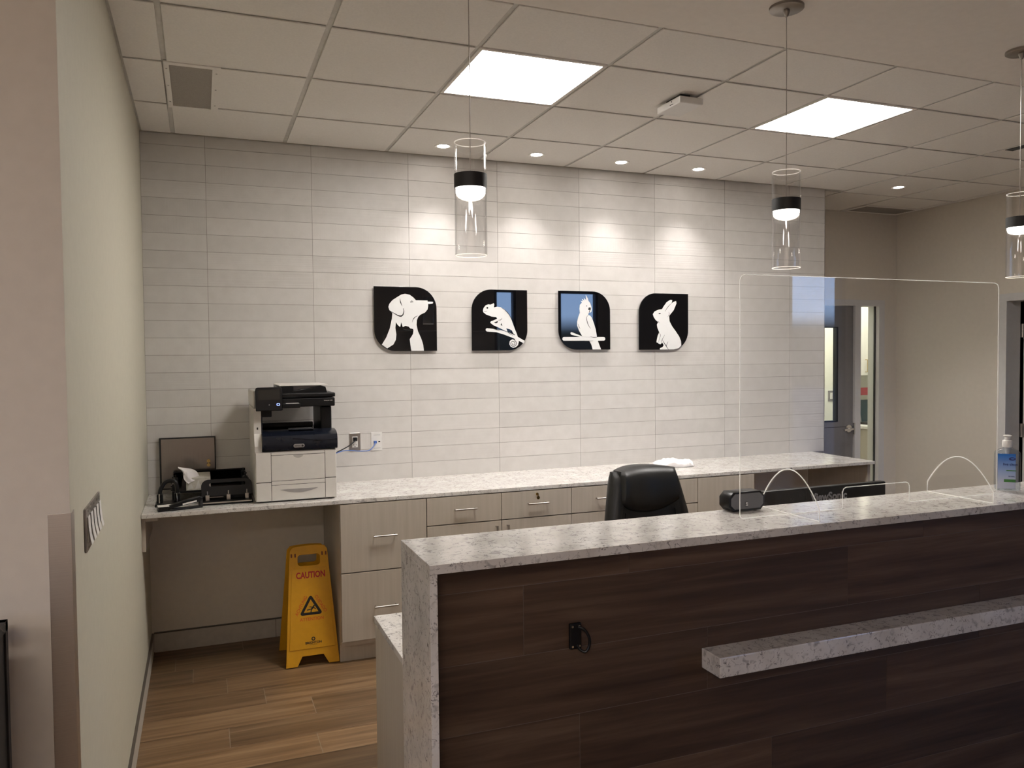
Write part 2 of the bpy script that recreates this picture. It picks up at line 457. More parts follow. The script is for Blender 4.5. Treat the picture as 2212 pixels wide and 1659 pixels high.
LAMWOOD = plain('reddish_shelf_wood', (0.16, 0.085, 0.045), 0.5, var=0.25, scale=18)
CLEAR = clear('clear_acrylic')
CLEARB = clear('clear_window_glass', (0.93, 0.96, 0.95), 1.5)
LAMPGLASS = clear('lamp_glass', (0.985, 0.985, 0.985), 1.5, boost=1.6)
TINTG = clear('green_tinted_glass', (0.95, 0.965, 0.93), 1.5)
SMOKE = clear('smoked_plastic', (0.10, 0.095, 0.09), 1.5)
EDGE = frosty('acrylic_edge', (0.60, 0.60, 0.585), 0.60)
EDGEF = frosty('acrylic_foot_edge', (0.70, 0.70, 0.68), 0.35)
GLEDGE = frosty('glass_rim', (0.85, 0.84, 0.82), 0.25)
LEDW = emis('led_panel_light', (1.0, 0.95, 0.90), PANEL_L)
FRONTL = emis('added_fill_glow', (1.0, 0.90, 0.85), FRONT_L)
DISC = emis('spot_lens_light', (1.0, 0.93, 0.86), DISC_L)
PENDL = emis('pendant_led', (1.0, 0.90, 0.80), PEND_L)
INNERL = emis('back_room_led', (1.0, 0.97, 0.91), INNER_L)
BLUELED = emis('blue_indicator', (0.12, 0.28, 1.0), 1.6)

# bottle: liquid that is blue at the top of the label and clears downwards (printed film)
def label_film():
    m, n, l, p = nm('blue_label_film'); out = n['Material Output']
    t = N(n, 'ShaderNodeTexCoord'); s = N(n, 'ShaderNodeSeparateXYZ'); l.new(t.outputs['Generated'], s.inputs[0])
    r = ramp(n, [(0.15, (0.52, 0.55, 0.66)), (0.55, (0.25, 0.36, 0.62)), (0.95, (0.03, 0.17, 0.55))]); l.new(s.outputs['Z'], r.inputs[0])
    l.new(r.outputs[0], p.inputs['Base Color']); p.inputs['Roughness'].default_value = 0.25
    return m
FILM = label_film()
GEL = clear('bottle_gel', (0.80, 0.83, 0.86), 1.45)

# ================================================================== SETTING
H = 2.946
# ---- floor: wood-look plank tile, 1.2 m x 0.2 m
joints = {0: -.211, 1: -.12, 2: .043, 3: .214, 4: .424, 5: .036, 6: .399}
bm = B(); vals = []
fx0, fx1 = -5.0, 9.5
r_ = 0
y = 0.85 - 0.0
rows = [(-0.155-0.2*(i+1), -0.155-0.2*i, i) for i in range(-5, 34)]
rf = random.Random(3)
for (ya, yb, i) in rows:
    j0 = joints.get(i, rf.uniform(0, 1.2)); x = j0 - 1.2*6
    while x < fx1:
        xa, xb = max(x, fx0), min(x+1.2, fx1)
        if xb-xa > 0.01:
            g = 0.0016
            f = bm.faces.new([bm.verts.new(v) for v in ((xa+g, ya+g, 0), (xb-g, ya+g, 0), (xb-g, yb-g, 0), (xa+g, yb-g, 0))])
            vals.append((rf.random(), rf.random(), rf.random()))
        x += 1.2
gb = bmesh.new(); box(gb, fx0, fx1, -7.1, 2.2, -0.1, -0.0015)
n0 = len(bm.faces); merge(bm, gb, 1)
vals += [(0, 0, 0)]*(len(bm.faces)-n0)
floor = struct('floor', bm, [FLOORW, GROUTF]); set_rnd(floor, vals)

# ---- back wall with stacked 600 x 100 tile above the worktop
TW, TH, Z1 = 0.595, 0.0989, 2.88
XL, XR = -0.34, 4.506
bm = B(); box(bm, XL-0.14, XR, 0.006, 0.15, 0, H+0.1)
wall_back = struct('wall_back', bm, PAINT2)
bm = B(); box(bm, XL, XR, 0.0025, 0.006, 0.88, H)
struct('tile_grout', bm, GROUTW, wall_back)
bm = B(); vals = []; rt_ = random.Random(11)
xs = [XL] + [k*TW for k in range(0, 8)] + [XR]
zs = [H] + [Z1-k*TH for k in range(0, 30) if Z1-k*TH > 0.9] + [0.9]
for a, b in zip(xs[:-1], xs[1:]):
    for zt, zb in zip(zs[:-1], zs[1:]):
        n0 = len(bm.faces); g = 0.0011
        box(bm, a+g, b-g, 0.0, 0.004, zb+g, zt-g)
        v = (rt_.random(), rt_.random(), rt_.random())
        vals += [v]*(len(bm.faces)-n0)
cl = struct('tile_cladding', bm, TILE, wall_back); set_rnd(cl, vals)
bm = B(); box(bm, XR-0.003, XR+0.002, -0.001, 0.15, 0, H)
struct('edge_strip', bm, STEEL, wall_back)

# ---- left wall: partition with a corner at the front
YF = -2.84
bm = B(); box(bm, XL-0.14, XL, YF, 0.006, 0, H+0.1)
struct('wall_left', bm, PAINT)
bm = B(); box(bm, -5.0, XL-0.0003, YF-0.001, YF+0.14, 0, H+0.1); struct('wall_left_front', bm, PAINT2)

# ---- recess behind the tiled wall, right wall
YR = 0.70; XW = 6.0
DX0, DX1 = 4.60, 5.495        # grey door leaf
SX0, SX1 = 5.562, 5.778       # sidelight glass
FT = 2.10
bm = B()
box(bm, 4.36, 4.55, YR, YR+0.12, 0, H+0.1)
box(bm, 5.84, XW+0.14, YR, YR+0.12, 0, H+0.1)
box(bm, 4.55, 5.84, YR, YR+0.12, 2.155, H+0.1)
struct('wall_recess', bm, PAINT2)
bm = B(); box(bm, 4.36, XR-0.003, 0.15, YR, 0, H+0.1)
struct('wall_recess_side', bm, PAINT2)
DY0, DY1 = -1.33, -0.40       # dark doorway in the right wall (opening)
bm = B()
box(bm, XW, XW+0.14, DY1+0.06, YR, 0, H+0.1)
box(bm, XW, XW+0.14, -2.20, DY0-0.06, 0, H+0.1)
box(bm, XW, XW+0.14, DY0-0.06, DY1+0.06, 2.13, H+0.1)
struct('wall_right', bm, PAINT2)
bm = B(); box(bm, XW+0.14, 9.5, -2.34, -2.20, 0, H+0.1)
struct('wall_right_return', bm, PAINT2)
# outer shell of the waiting area
bm = B(); box(bm, -5.14, -5.0, -7.0, YF+0.14, 0, H+0.1); struct('wall_waiting_left', bm, PAINT2)
bm = B(); box(bm, 9.5, 9.64, -7.0, -2.2, 0, H+0.1); struct('wall_waiting_right', bm, PAINT2)
wins = [(-4.3, -3.4), (4.30, 4.68), (5.42, 6.15)]  # leftmost one unseen, added for light on the left front wall
WZ0, WZ1 = 0.5, 2.75
bm = B(); xx = -5.14
for a, b in wins:
    box(bm, xx, a, -7.14, -7.0, 0, H+0.1); box(bm, a, b, -7.14, -7.0, 0, WZ0); box(bm, a, b, -7.14, -7.0, WZ1, H+0.1); xx = b
box(bm, xx, 9.64, -7.14, -7.0, 0, H+0.1)
struct('wall_front', bm, PAINT2)
for i, (a, b) in enumerate(wins):
    w = thing('window_%d' % (i+1), None, None, ((a+b)/2, -7.07, WZ0), kind='structure')
    bm = B(); f_ = 0.05
    for q in ((a, a+f_, WZ0, WZ1), (b-f_, b, WZ0, WZ1), (a, b, WZ0, WZ0+f_), (a, b, WZ1-f_, WZ1), (a, b, 1.55, 1.60)):
        box(bm, q[0], q[1], -7.12, -7.02, q[2], q[3])
    obj('window_frame', bm, BLACKM, w)
    bm = B(); box(bm, a+f_, b-f_, -7.073, -7.067, WZ0+f_, WZ1-f_); obj('window_pane', bm, CLEARB, w)

# ---- ceiling: 2 ft grid behind, painted drywall in front
GX0, GS = -0.168, 0.6096
YE = -2.212
gy = [YR, -0.0+0.0] ; gy = [0.658, 0.049, -0.561, -1.1706, -1.780, YE]
gxs = [XL] + [GX0+i*GS for i in range(0, 11)] + [XW]
# cells left out for panels/vents
def cell_open(ix, iy): return (ix, iy) in ((3, 3), (6, 3))
bm = B(); bm_g = B()
box(bm_g, XL, XW, YE, YR, H+0.007, H+0.03)
ROWS = [(YR, 0.049), (0.049, -0.561), (-0.561, -1.1706), (-1.1706, -1.780), (-1.780, YE)]
for ix, (a, b) in enumerate(zip(gxs[:-1], gxs[1:])):
    for iy, (yb, ya) in enumerate(ROWS):
        if cell_open(ix, iy): continue
        if iy == 0 and b < XR - 0.1: continue
        e_ = 0.011
        x0, x1, y0, y1 = a+e_, b-e_, ya+e_, yb-e_
        if iy == 0 and a < XR: x0 = XR+0.01
        if iy == 1 and b < XR + 0.05: y1 = -0.012
        if iy == 1 and a < XR < b: y1 = -0.012
        if x1-x0 < 0.02 or y1-y0 < 0.02: continue
        box(bm, x0, x1, y0, y1, H, H+0.006, 0.0015, seg=1)
ceil = struct('ceiling', bm, CEILT)
struct('ceiling_grid', bm_g, CEILG, ceil)
bm = B(); box(bm, -5.14, XL-0.14, -7.14, YF+0.14, H, H+0.1)
box(bm, XL-0.14, XW+0.14, -7.14, YE, H, H+0.1); box(bm, XW+0.14, 9.64, -7.14, -2.2, H, H+0.1)
struct('ceiling_front', bm, DRYW)
bm = B(); box(bm, -5.14, 9.64, -7.14, 2.3, H+0.11, H+0.15); struct('ceiling_slab', bm, DRYW)

# ---- baseboards (tile with a metal trim on top)
bm = B(); box(bm, XL+0.012, 0.625, -0.009, 0.006, 0, 0.108, 0.001)
bb = struct('baseboard_back', bm, plain('baseboard_tile', (0.50, 0.455, 0.40), 0.45))
bm = B(); box(bm, XL+0.012, 0.625, -0.011, 0.006, 0.108, 0.113); struct('trim_edge', bm, TRIMD, bb)
bm = B(); box(bm, 0.337, 0.340, -0.0096, 0.0, 0.0, 0.108); struct('grout_joint', bm, GROUTD, bb)
bm = B(); box(bm, XL, XL+0.010, YF, -0.012, 0, 0.108, 0.001)
bb = struct('baseboard_left', bm, plain('baseboard_tile_left', (0.52, 0.49, 0.43), 0.45))
bm = B(); box(bm, XL, XL+0.012, YF, -0.012, 0.108, 0.113); struct('trim_edge', bm, TRIMD, bb)

# ---- steel corner guard on the partition corner
cg = thing('corner_guard', 'brushed steel corner guard on the outer wall corner at far left', 'corner guard', (XL, YF, 0))
bm = B(); box(bm, XL-0.046, XL+0.002, YF-0.003, YF-0.001, 0, 1.312, 0.0006); obj('front_flange', bm, STEELV, cg)
bm = B(); box(bm, XL, XL+0.002, YF-0.001, YF+0.046, 0, 1.312, 0.0006); obj('side_flange', bm, STEELV, cg)

# ================================================================== CEILING FIXTURES
def added_fill_light(cx, cy):  # unseen light, added to brighten the front wall, counter and drywall ceiling
    t = thing('added_fill_light', 'long fill light added on the waiting area ceiling, outside the picture', 'ceiling light', (cx, cy, H), group='added fill lights')
    obj('housing', box(B(), cx-0.62, cx+0.62, cy-0.31, cy+0.31, H-0.03, H, 0.003), CEILT, t)
    obj('diffuser', box(B(), cx-0.60, cx+0.60, cy-0.29, cy+0.29, H-0.034, H-0.0302), FRONTL, t)
for q in ((-3.3, -5.4), (-1.0, -6.2)): added_fill_light(*q)
def panel_light(cx, cy, label, mat=None, group='square led ceiling panels'):
    t = thing('ceiling_light_panel', label, 'ceiling light', (cx, cy, H), group=group)
    s = 0.298
    bm = B()
    for q in ((-s, s, -s, -s+0.016), (-s, s, s-0.016, s), (-s, -s+0.016, -s+0.016, s-0.016), (s-0.016, s, -s+0.016, s-0.016)):
        box(bm, cx+q[0], cx+q[1], cy+q[2], cy+q[3], H-0.001, H+0.010)
    obj('frame', bm, CEILT, t)
    bm = B(); box(bm, cx-s+0.016, cx+s-0.016, cy-s+0.016, cy+s-0.016, H+0.001, H+0.006)
    obj('diffuser', bm, mat or LEDW, t)
panel_light(GX0+2.5*GS, -1.4753, 'glowing square ceiling panel nearer the left wall, above the dog sign')
panel_light(GX0+5.5*GS, -1.4753, 'glowing square ceiling panel farther right, behind the middle pendant cord')

SPOTLABEL = ['leftmost recessed round ceiling spot, beside the left glass pendant', 'second recessed ceiling spot from the left, above the chameleon sign',
             'third recessed ceiling spot from the left, above the cockatoo sign', 'fourth recessed ceiling spot from the left, above the rabbit sign',
             'recessed ceiling spot over the recess by the grey door, set apart from the row']
for i, px in enumerate((1.349, 1.963, 2.572, 3.175, 4.999)):
    py = -0.245
    t = thing('downlight', SPOTLABEL[i], 'downlight', (px, py, H), group='recessed ceiling spots')
    bm = B(); lathe(bm, (px, py, H), [(0.036, -0.001), (0.052, -0.003), (0.054, 0.0), (0.036, 0.0)], closed=True); obj('trim_ring', bm, CEILT, t, smooth=True)
    bm = B(); cyl(bm, (px, py, H-0.0022), (px, py, H-0.0004), 0.035); obj('lens', bm, DISC, t)
    L = bpy.data.lights.new('downlight_lamp', 'SPOT'); L.energy = SPOT_W * (2.2 if i == 4 else 1.0); L.color = (1.0, 0.95, 0.93); L.spot_size = math.radians(84); L.spot_blend = 0.85; L.shadow_soft_size = 0.03
    lo = bpy.data.objects.new('downlight_lamp', L); COL.objects.link(lo); lo.parent = t; lo.location = (0, 0, -0.012)

# pendants
PLAB = ['clear glass cylinder pendant nearest the left, in front of the tiled wall', 'clear glass cylinder pendant above the acrylic screen, second along the counter',
        'clear glass cylinder pendant cut by the right edge, near the dark doorway']
for i, px in enumerate((0.757, 1.992, 3.231)):
    py = -2.53; ZT, ZB = 2.343, 1.987; b0, b1 = 2.198, 2.242
    t = thing('pendant_lamp', PLAB[i], 'pendant lamp', (px, py, H), group='glass pendants over the reception counter')
    bm = B(); lathe(bm, (px, py, H), [(0.0, -0.012), (0.058, -0.012), (0.062, -0.009), (0.062, 0.0), (0, 0)]); lathe(bm, (px, py, H-0.012), [(0.0, -0.024), (0.005, -0.024), (0.012, -0.006), (0.012, 0.0), (0, 0.0)])
    obj('canopy', bm, CANOPY, t, smooth=True)
    bm = B(); cyl(bm, (px, py, H-0.03), (px, py, b1), 0.0016, n=8); obj('cord', bm, NICKEL, t)
    R, th = 0.051, 0.003
    bm = B(); lathe(bm, (px, py, 0), [(R, ZB+0.002), (R, b0), (R, b1), (R, ZT-0.002)], n=48); lathe(bm, (px, py, 0), [(R-th, ZT-0.002), (R-th, b1), (R-th, b0), (R-th, ZB+0.002)], n=48)
    g = obj('glass_shade', bm, LAMPGLASS, t, smooth=True)
    for z0, z1 in ((ZB, ZB+0.002), (ZT-0.002, ZT)):
        bm = B(); lathe(bm, (px, py, 0), [(R, z0), (R, z1), (R-th, z1), (R-th, z0)], n=48, closed=True)
        obj('rim', bm, GLEDGE, g, smooth=True, label='bright cut rim of the glass')
    bm = B(); lathe(bm, (px, py, 0), [(R+0.001, b0), (R+0.001, b1), (0.0, b1)], n=48); lathe(bm, (px, py, 0), [(R+0.001, b0), (R-th-0.001, b0), (R-th-0.001, b0+0.004), (0, b0+0.004)], n=48)
    obj('band', bm, BLACKM, t, smooth=True, label='matt black metal band holding the led')
    bm = B(); lathe(bm, (px, py, 0), [(0, b0+0.003), (R-th-0.0015, b0+0.003), (R-th-0.0015, b0-0.008), (R-0.010, b0-0.013), (0, b0-0.0145)], n=40)
    obj('led_disc', bm, PENDL, t, smooth=True)

# left return-air vent
t = thing('ceiling_vent', 'grey mesh ceiling vent in a white frame near the left wall', 'vent', (-0.06, -0.85, H))
bm = B(); V = (-0.172, 0.062, -1.182, -0.520); v = (-0.150, 0.027, -1.150, -0.552)
for q in ((V[0], v[0], V[2], V[3]), (v[1], V[1], V[2], V[3]), (v[0], v[1], V[2], v[2]), (v[0], v[1], v[3], V[3])):
    box(bm, q[0], q[1], q[2], q[3], H-0.004, H+0.002)
obj('frame', bm, CEILT, t)
bm = B(); box(bm, v[0], v[1], v[2], v[3], H-0.0015, H-0.0005); obj('grille', bm, VENTG, t)
for qx in (V[0]+0.011, V[1]-0.017):
    for qy in (-1.1, -0.87, -0.62):
        bm = B(); cyl(bm, (qx, qy, H-0.0055), (qx, qy, H-0.004), 0.004, n=10); obj('screw', bm, NICKEL, t)
t = thing('ceiling_vent', 'long dark ceiling vent over the recess by the grey door', 'vent', (5.64, 0.55, H))
bm = B(); V = (5.325, 5.965, 0.395, 0.69); v = (5.36, 5.93, 0.43, 0.655)
for q in ((V[0], v[0], V[2], V[3]), (v[1], V[1], V[2], V[3]), (v[0], v[1], V[2], v[2]), (v[0], v[1], v[3], V[3])):
    box(bm, q[0], q[1], q[2], q[3], H-0.006, H-0.0005)
obj('frame', bm, CEILT, t)
bm = B(); box(bm, v[0], v[1], v[2], v[3], H-0.003, H-0.001)
for i in range(9): box(bm, v[0], v[1], v[2]+0.012+i*0.024, v[2]+0.016+i*0.024, H-0.005, H-0.003)
obj('grille', bm, VENTG, t)
t = obj('slot_diffuser', box(B(), 4.722, 4.79, -1.765, -1.33, H-0.003, H-0.0005), BLACKM)
tag(t, 'dark narrow slot air diffuser in the ceiling at the right edge', 'vent')
# wireless box on the grid
t = thing('ceiling_sensor', 'small white box with slots hanging from the ceiling grid between the lit panels', 'wireless unit', (2.24, -1.44, H))
bm = B(); box(bm, 2.150, 2.285, -1.585, -1.375, H-0.050, H-0.016, 0.005); obj('housing', bm, WHITEP, t)
bm = B(); box(bm, 2.17, 2.225, -1.56, -1.43, H-0.016, H, 0.001); obj('mounting_bracket', bm, BLACKM, t)
bm = B(); cyl(bm, (2.1496, -1.51, H-0.026), (2.1506, -1.51, H-0.026), 0.004, n=10); box(bm, 2.1494, 2.1506, -1.525, -1.495, H-0.042, H-0.039); obj('port', bm, BLACKP, t)

# ================================================================== WALL SIGNS
def plaque(name, label, x0, x1, z0, z1, px, conv, whites, strokes, blacks, sharp):
    """conv: (xmin, xmax, ytop, ybot) of the drawn sheet; coordinates are turned into sign space"""
    cx, cz = (x0+x1)/2, (z0+z1)/2; w, h = x1-x0, z1-z0
    def c(p): return ((p[0]-conv[0])/(conv[1]-conv[0])*w - w/2, h/2 - (p[1]-conv[2])/(conv[3]-conv[2])*h)
    sc = w/(conv[1]-conv[0])
    t = thing(name, label, 'wall sign', (cx, 0, cz), group='glossy black animal signs on the tiled wall')
    r = 0.135
    rad = (r, 0.002, r, 0.002) if sharp == 'tl' else (0.002, r, 0.002, r)
    bm = shape2d([rrect(-w/2, w/2, -h/2, h/2, rad, 14)], 0.007, 0.001)
    obj('backing_panel', xf(bm, on_y(cx, -0.016, cz)), GLOSSBLACK, t)
    for qx in (-w/2+0.06, w/2-0.06):
        for qz in (-h/2+0.06, h/2-0.06): obj('standoff', cyl(B(), (cx+qx*0.6, 0.0, cz+qz*0.6), (cx+qx*0.6, -0.016, cz+qz*0.6), 0.008, n=12), CHROME, t)
    bm = B()
    for k, (pts, smooth) in enumerate(whites):
        L = [c(p) for p in pts]
        if smooth: L = [(q[0], q[1]) for q in spline(L, 5, True)]
        s = shape2d([L], 0.0010+0.00005*k); merge(bm, xf(s, on_y(cx, -0.0230, cz)))
    fig = obj('animal_figure', bm, WHITEART, t, label='white animal silhouette')
    k = 0
    for pts, wd in strokes:
        L = spline([c(p) for p in pts], 6); s = strip(L, [q*sc for q in wd], 0.0003+0.00002*k); k += 1
        obj('brush_line', xf(s, on_y(cx, -0.0243, cz)), BLACKINK, fig)
    for pts in blacks:
        L = [c(p) for p in pts]; s = shape2d([L], 0.0003+0.00002*k); k += 1
        obj('black_detail', xf(s, on_y(cx, -0.0243, cz)), BLACKINK, fig)
def circ(cx, cy, r, n=14): return [(cx+r*math.cos(2*math.pi*i/n), cy+r*math.sin(2*math.pi*i/n)) for i in range(n)]
# dog with a small cat inside its neck
dog = [(685, 325), (833, 325), (842, 395), (833, 440), (800, 480), (740, 508), (712, 535), (692, 580), (688, 640), (705, 720), (745, 810), (770, 890), (779, 970),
       (615, 970), (607, 900), (598, 822), (640, 757), (648, 711), (641, 690), (608, 684), (585, 662), (545, 652), (512, 668), (505, 650), (491, 605), (478, 668), (446, 640), (424, 606),
       (417, 680), (428, 760), (420, 830), (390, 888), (310, 938), (245, 890), (300, 800), (345, 690), (375, 560), (382, 490), (345, 455), (333, 415), (345, 375), (385, 328), (450, 285), (500, 255), (545, 245), (605, 256), (652, 290)]
plaque('wall_sign', 'black sign with a white dog head and a cat in its neck, nearest the printer', 0.957, 1.358, 1.709, 2.111, 0, (153, 952, 157, 972), [(dog, False)],
       [([(480, 305), (484, 340), (492, 368), (508, 402)], (2, 13, 3)), ([(522, 430), (527, 470), (515, 510), (490, 528), (455, 522), (405, 495), (350, 462)], (5, 17, 3)),
        ([(705, 522), (670, 540), (645, 570), (632, 606)], (3, 9, 2)), ([(610, 352), (628, 335), (650, 346)], (3, 9, 2)), ([(612, 356), (632, 351), (652, 347)], (2, 6, 2)),
        ([(512, 690), (545, 700), (600, 700), (645, 694)], (2, 5, 2))], [], 'tl')
# chameleon on a branch
cham = [(1512, 470), (1520, 440), (1545, 407), (1580, 393), (1606, 397), (1650, 377), (1657, 395), (1650, 430), (1690, 421), (1735, 426), (1785, 452), (1832, 502), (1866, 562), (1892, 632),
        (1917, 700), (1942, 762), (1958, 812), (1966, 862), (1955, 905), (1925, 930), (1893, 937), (1860, 922), (1843, 890), (1850, 852), (1880, 830), (1915, 838), (1930, 800), (1915, 770), (1893, 752), (1880, 720), (1850, 702), (1805, 690),
        (1822, 735), (1790, 722), (1722, 688), (1640, 652), (1603, 622), (1612, 604), (1642, 594), (1692, 570), (1680, 552), (1620, 545), (1552, 520), (1516, 492)]
branch = [(1545, 700), (1560, 690), (1640, 698), (1740, 715), (1850, 748), (1930, 785), (2042, 848), (2030, 880), (1960, 845), (1880, 808), (1780, 770), (1680, 740), (1560, 732), (1545, 720)]
spiral = [(1893+(44-31*i/26)*math.cos(-1.2+i*0.42), 882+(44-31*i/26)*math.sin(-1.2+i*0.42)) for i in range(27)]
plaque('wall_sign', 'black sign with a white chameleon on a branch, second from the left', 1.593, 1.982, 1.709, 2.107, 0, (1372, 2081, 207, 969), [(branch, False), (cham, False)],
       [([(1748, 436), (1800, 470), (1850, 530), (1888, 615)], (2, 8, 2)), ([(1522, 479), (1545, 481), (1562, 476)], (3, 4, 2)), (spiral, (7, 7, 4)),
        ([(1700, 590), (1735, 585), (1752, 562)], (2, 6, 2)), ([(1640, 702), (1680, 708), (1720, 724)], (2, 6, 2)), ([(1810, 728), (1850, 758), (1895, 782)], (3, 7, 2))],
       [circ(1567, 437, 12), [(1650, 618), (1702, 598), (1690, 626), (1665, 628)], [(1733, 650), (1741, 624), (1757, 660)]], 'tr')
# cockatoo
coc = [(553, 368), (538, 350), (566, 356), (551, 328), (586, 345), (576, 313), (604, 338), (601, 275), (626, 318), (634, 348), (656, 376), (668, 412), (676, 450), (672, 480), (660, 496), (650, 488), (636, 500),
       (630, 528), (652, 532), (676, 560), (702, 632), (726, 712), (740, 802), (556, 802), (545, 780), (512, 722), (490, 662), (490, 612), (505, 552), (525, 500), (520, 450), (527, 400)]
perch = rrect(305, 846, 803, 850, 22)
twig = [(405, 752), (416, 742), (440, 750), (560, 798), (540, 806), (420, 776), (408, 768)]
stump = [(640, 848), (748, 848), (792, 962), (684, 962), (668, 900)]
plaque('wall_sign', 'black sign with a white cockatoo on a perch, third from the left', 2.209, 2.603, 1.711, 2.110, 0, (258, 912, 228, 962), [(perch, False), (twig, False), (stump, False), (coc, False)],
       [([(628, 528), (609, 560), (618, 620), (640, 670), (660, 697)], (2, 8, 2)), ([(505, 640), (512, 675), (528, 700)], (2, 6, 2)), ([(655, 800), (700, 806), (745, 804)], (2, 6, 2)), ([(570, 850), (625, 855), (690, 850)], (2, 5, 2))],
       [[(636, 432), (660, 430), (664, 452), (655, 470), (650, 488), (640, 486), (648, 465), (628, 460)], circ(611, 413, 6)], 'tl')
rab = [(1440, 512), (1460, 480), (1510, 455), (1556, 447), (1572, 418), (1612, 360), (1660, 329), (1684, 331), (1680, 358), (1668, 380), (1700, 354), (1733, 342), (1738, 372), (1702, 460), (1645, 530), (1650, 600), (1682, 662), (1732, 732), (1772, 792),
       (1795, 850), (1798, 908), (1762, 940), (1700, 957), (1528, 957), (1526, 940), (1560, 926), (1575, 900), (1556, 868), (1536, 890), (1510, 884), (1506, 866), (1496, 872), (1483, 862), (1500, 780), (1520, 740), (1496, 682), (1490, 642), (1506, 610), (1476, 586), (1452, 550)]
plaque('wall_sign', 'black sign with a white seated rabbit, rightmost of the four', 2.832, 3.238, 1.707, 2.107, 0, (1270, 1888, 250, 958), [(rab, False)],
       [([(1590, 478), (1628, 420), (1668, 376)], (2, 6, 2)), ([(1640, 480), (1645, 510), (1625, 545)], (2, 5, 2)), ([(1505, 600), (1520, 625)], (3, 4, 2)), ([(1520, 745), (1532, 780), (1508, 860)], (2, 5, 2)),
        ([(1586, 772), (1565, 812), (1548, 850), (1552, 872)], (2, 5, 2)), ([(1560, 838), (1590, 890), (1635, 957)], (2, 8, 3)), ([(1630, 855), (1608, 905), (1612, 930)], (2, 6, 2)), ([(1512, 497), (1525, 504), (1538, 497)], (5, 13, 4))], [], 'tr')

# wall plates above the worktop
t = thing('power_outlet', 'steel framed power outlet on the tiled wall right of the printer', 'power outlet', (0.83, 0, 1.15))
bm = B(); box(bm, 0.794, 0.864, -0.006, 0.0, 1.092, 1.207, 0.003); obj('cover_plate', bm, STEEL, t)
bm = B(); box(bm, 0.812, 0.846, -0.009, -0.006, 1.116, 1.183, 0.0015); rc = obj('receptacle', bm, WHITEP, t)
bm = B()
for dz in (0.0,):
    for qx, qz, s in ((0.822, 1.133, 0.003), (0.836, 1.133, 0.002)): box(bm, qx-s/2, qx+s/2, -0.0096, -0.009, qz-0.005, qz+0.005)
    cyl(bm, (0.829, -0.0096, 1.122), (0.829, -0.009, 1.122), 0.003, n=10)
obj('slot', bm, BLACKINK, rc)
t = thing('network_outlet', 'white network wall plate with a blue plug, right of the power outlet', 'network outlet', (0.965, 0, 1.147))
bm = B(); box(bm, 0.929, 1.000, -0.006, 0.0, 1.090, 1.205, 0.003); obj('cover_plate', bm, WHITEP, t)
bm = B(); box(bm, 0.975, 0.987, -0.0068, -0.006, 1.141, 1.149); obj('jack', bm, BLACKINK, t)
for qz in (1.186, 1.104): obj('label_line', box(B(), 0.946, 0.988, -0.0065, -0.006, qz, qz+0.002), GREYLET, t)
t = thing('power_cable', 'black power cord plugged into the outlet, running behind the printer', 'cable', (0.83, -0.01, 1.167))
bm = B(); box(bm, 0.817, 0.841, -0.030, -0.010, 1.157, 1.180, 0.003); obj('plug', bm, BLACKP, t)
bm = B(); tube(bm, spline([(0.829, -0.028, 1.162), (0.79, -0.05, 1.135), (0.72, -0.075, 1.105), (0.655, -0.085, 1.080), (0.60, -0.085, 1.05)], 8), 0.0035); obj('cord', bm, BLACKP, t, smooth=True)
t = thing('network_cable', 'blue network cable from the white wall plate to the printer', 'cable', (0.955, -0.01, 1.146))
bm = B(); box(bm, 0.945, 0.963, -0.022, -0.0069, 1.136, 1.152, 0.002); obj('plug', bm, BLUECAB, t)
bm = B(); tube(bm, spline([(0.956, -0.020, 1.142), (0.93, -0.05, 1.115), (0.90, -0.06, 1.098), (0.84, -0.065, 1.099), (0.79, -0.07, 1.106), (0.74, -0.075, 1.105), (0.68, -0.092, 1.088), (0.60, -0.10, 1.06)], 8), 0.0028); obj('cord', bm, BLUECAB, t, smooth=True)

# stainless panel on the back wall at left
t = thing('access_panel', 'stainless steel locked panel on the back wall behind the desk supplies', 'access panel', (-0.127, 0, 0.95))
bm = B(); box(bm, -0.277, 0.022, -0.024, 0.0, 0.93, 1.224, 0.002); obj('frame', bm, BLACKM, t)
bm = B(); box(bm, -0.268, 0.016, -0.0275, -0.024, 0.938, 1.218, 0.001); pd = obj('panel_door', bm, PANELST, t)
bm = B(); cyl(bm, (-0.018, -0.0275, 1.083), (-0.018, -0.034, 1.083), 0.010, n=18); box(bm, -0.0195, -0.0165, -0.05, -0.034, 1.068, 1.086, 0.001); cyl(bm, (-0.018, -0.044, 1.062), (-0.018, -0.046, 1.062), 0.010, n=14)
obj('lock', bm, BRASS, pd)
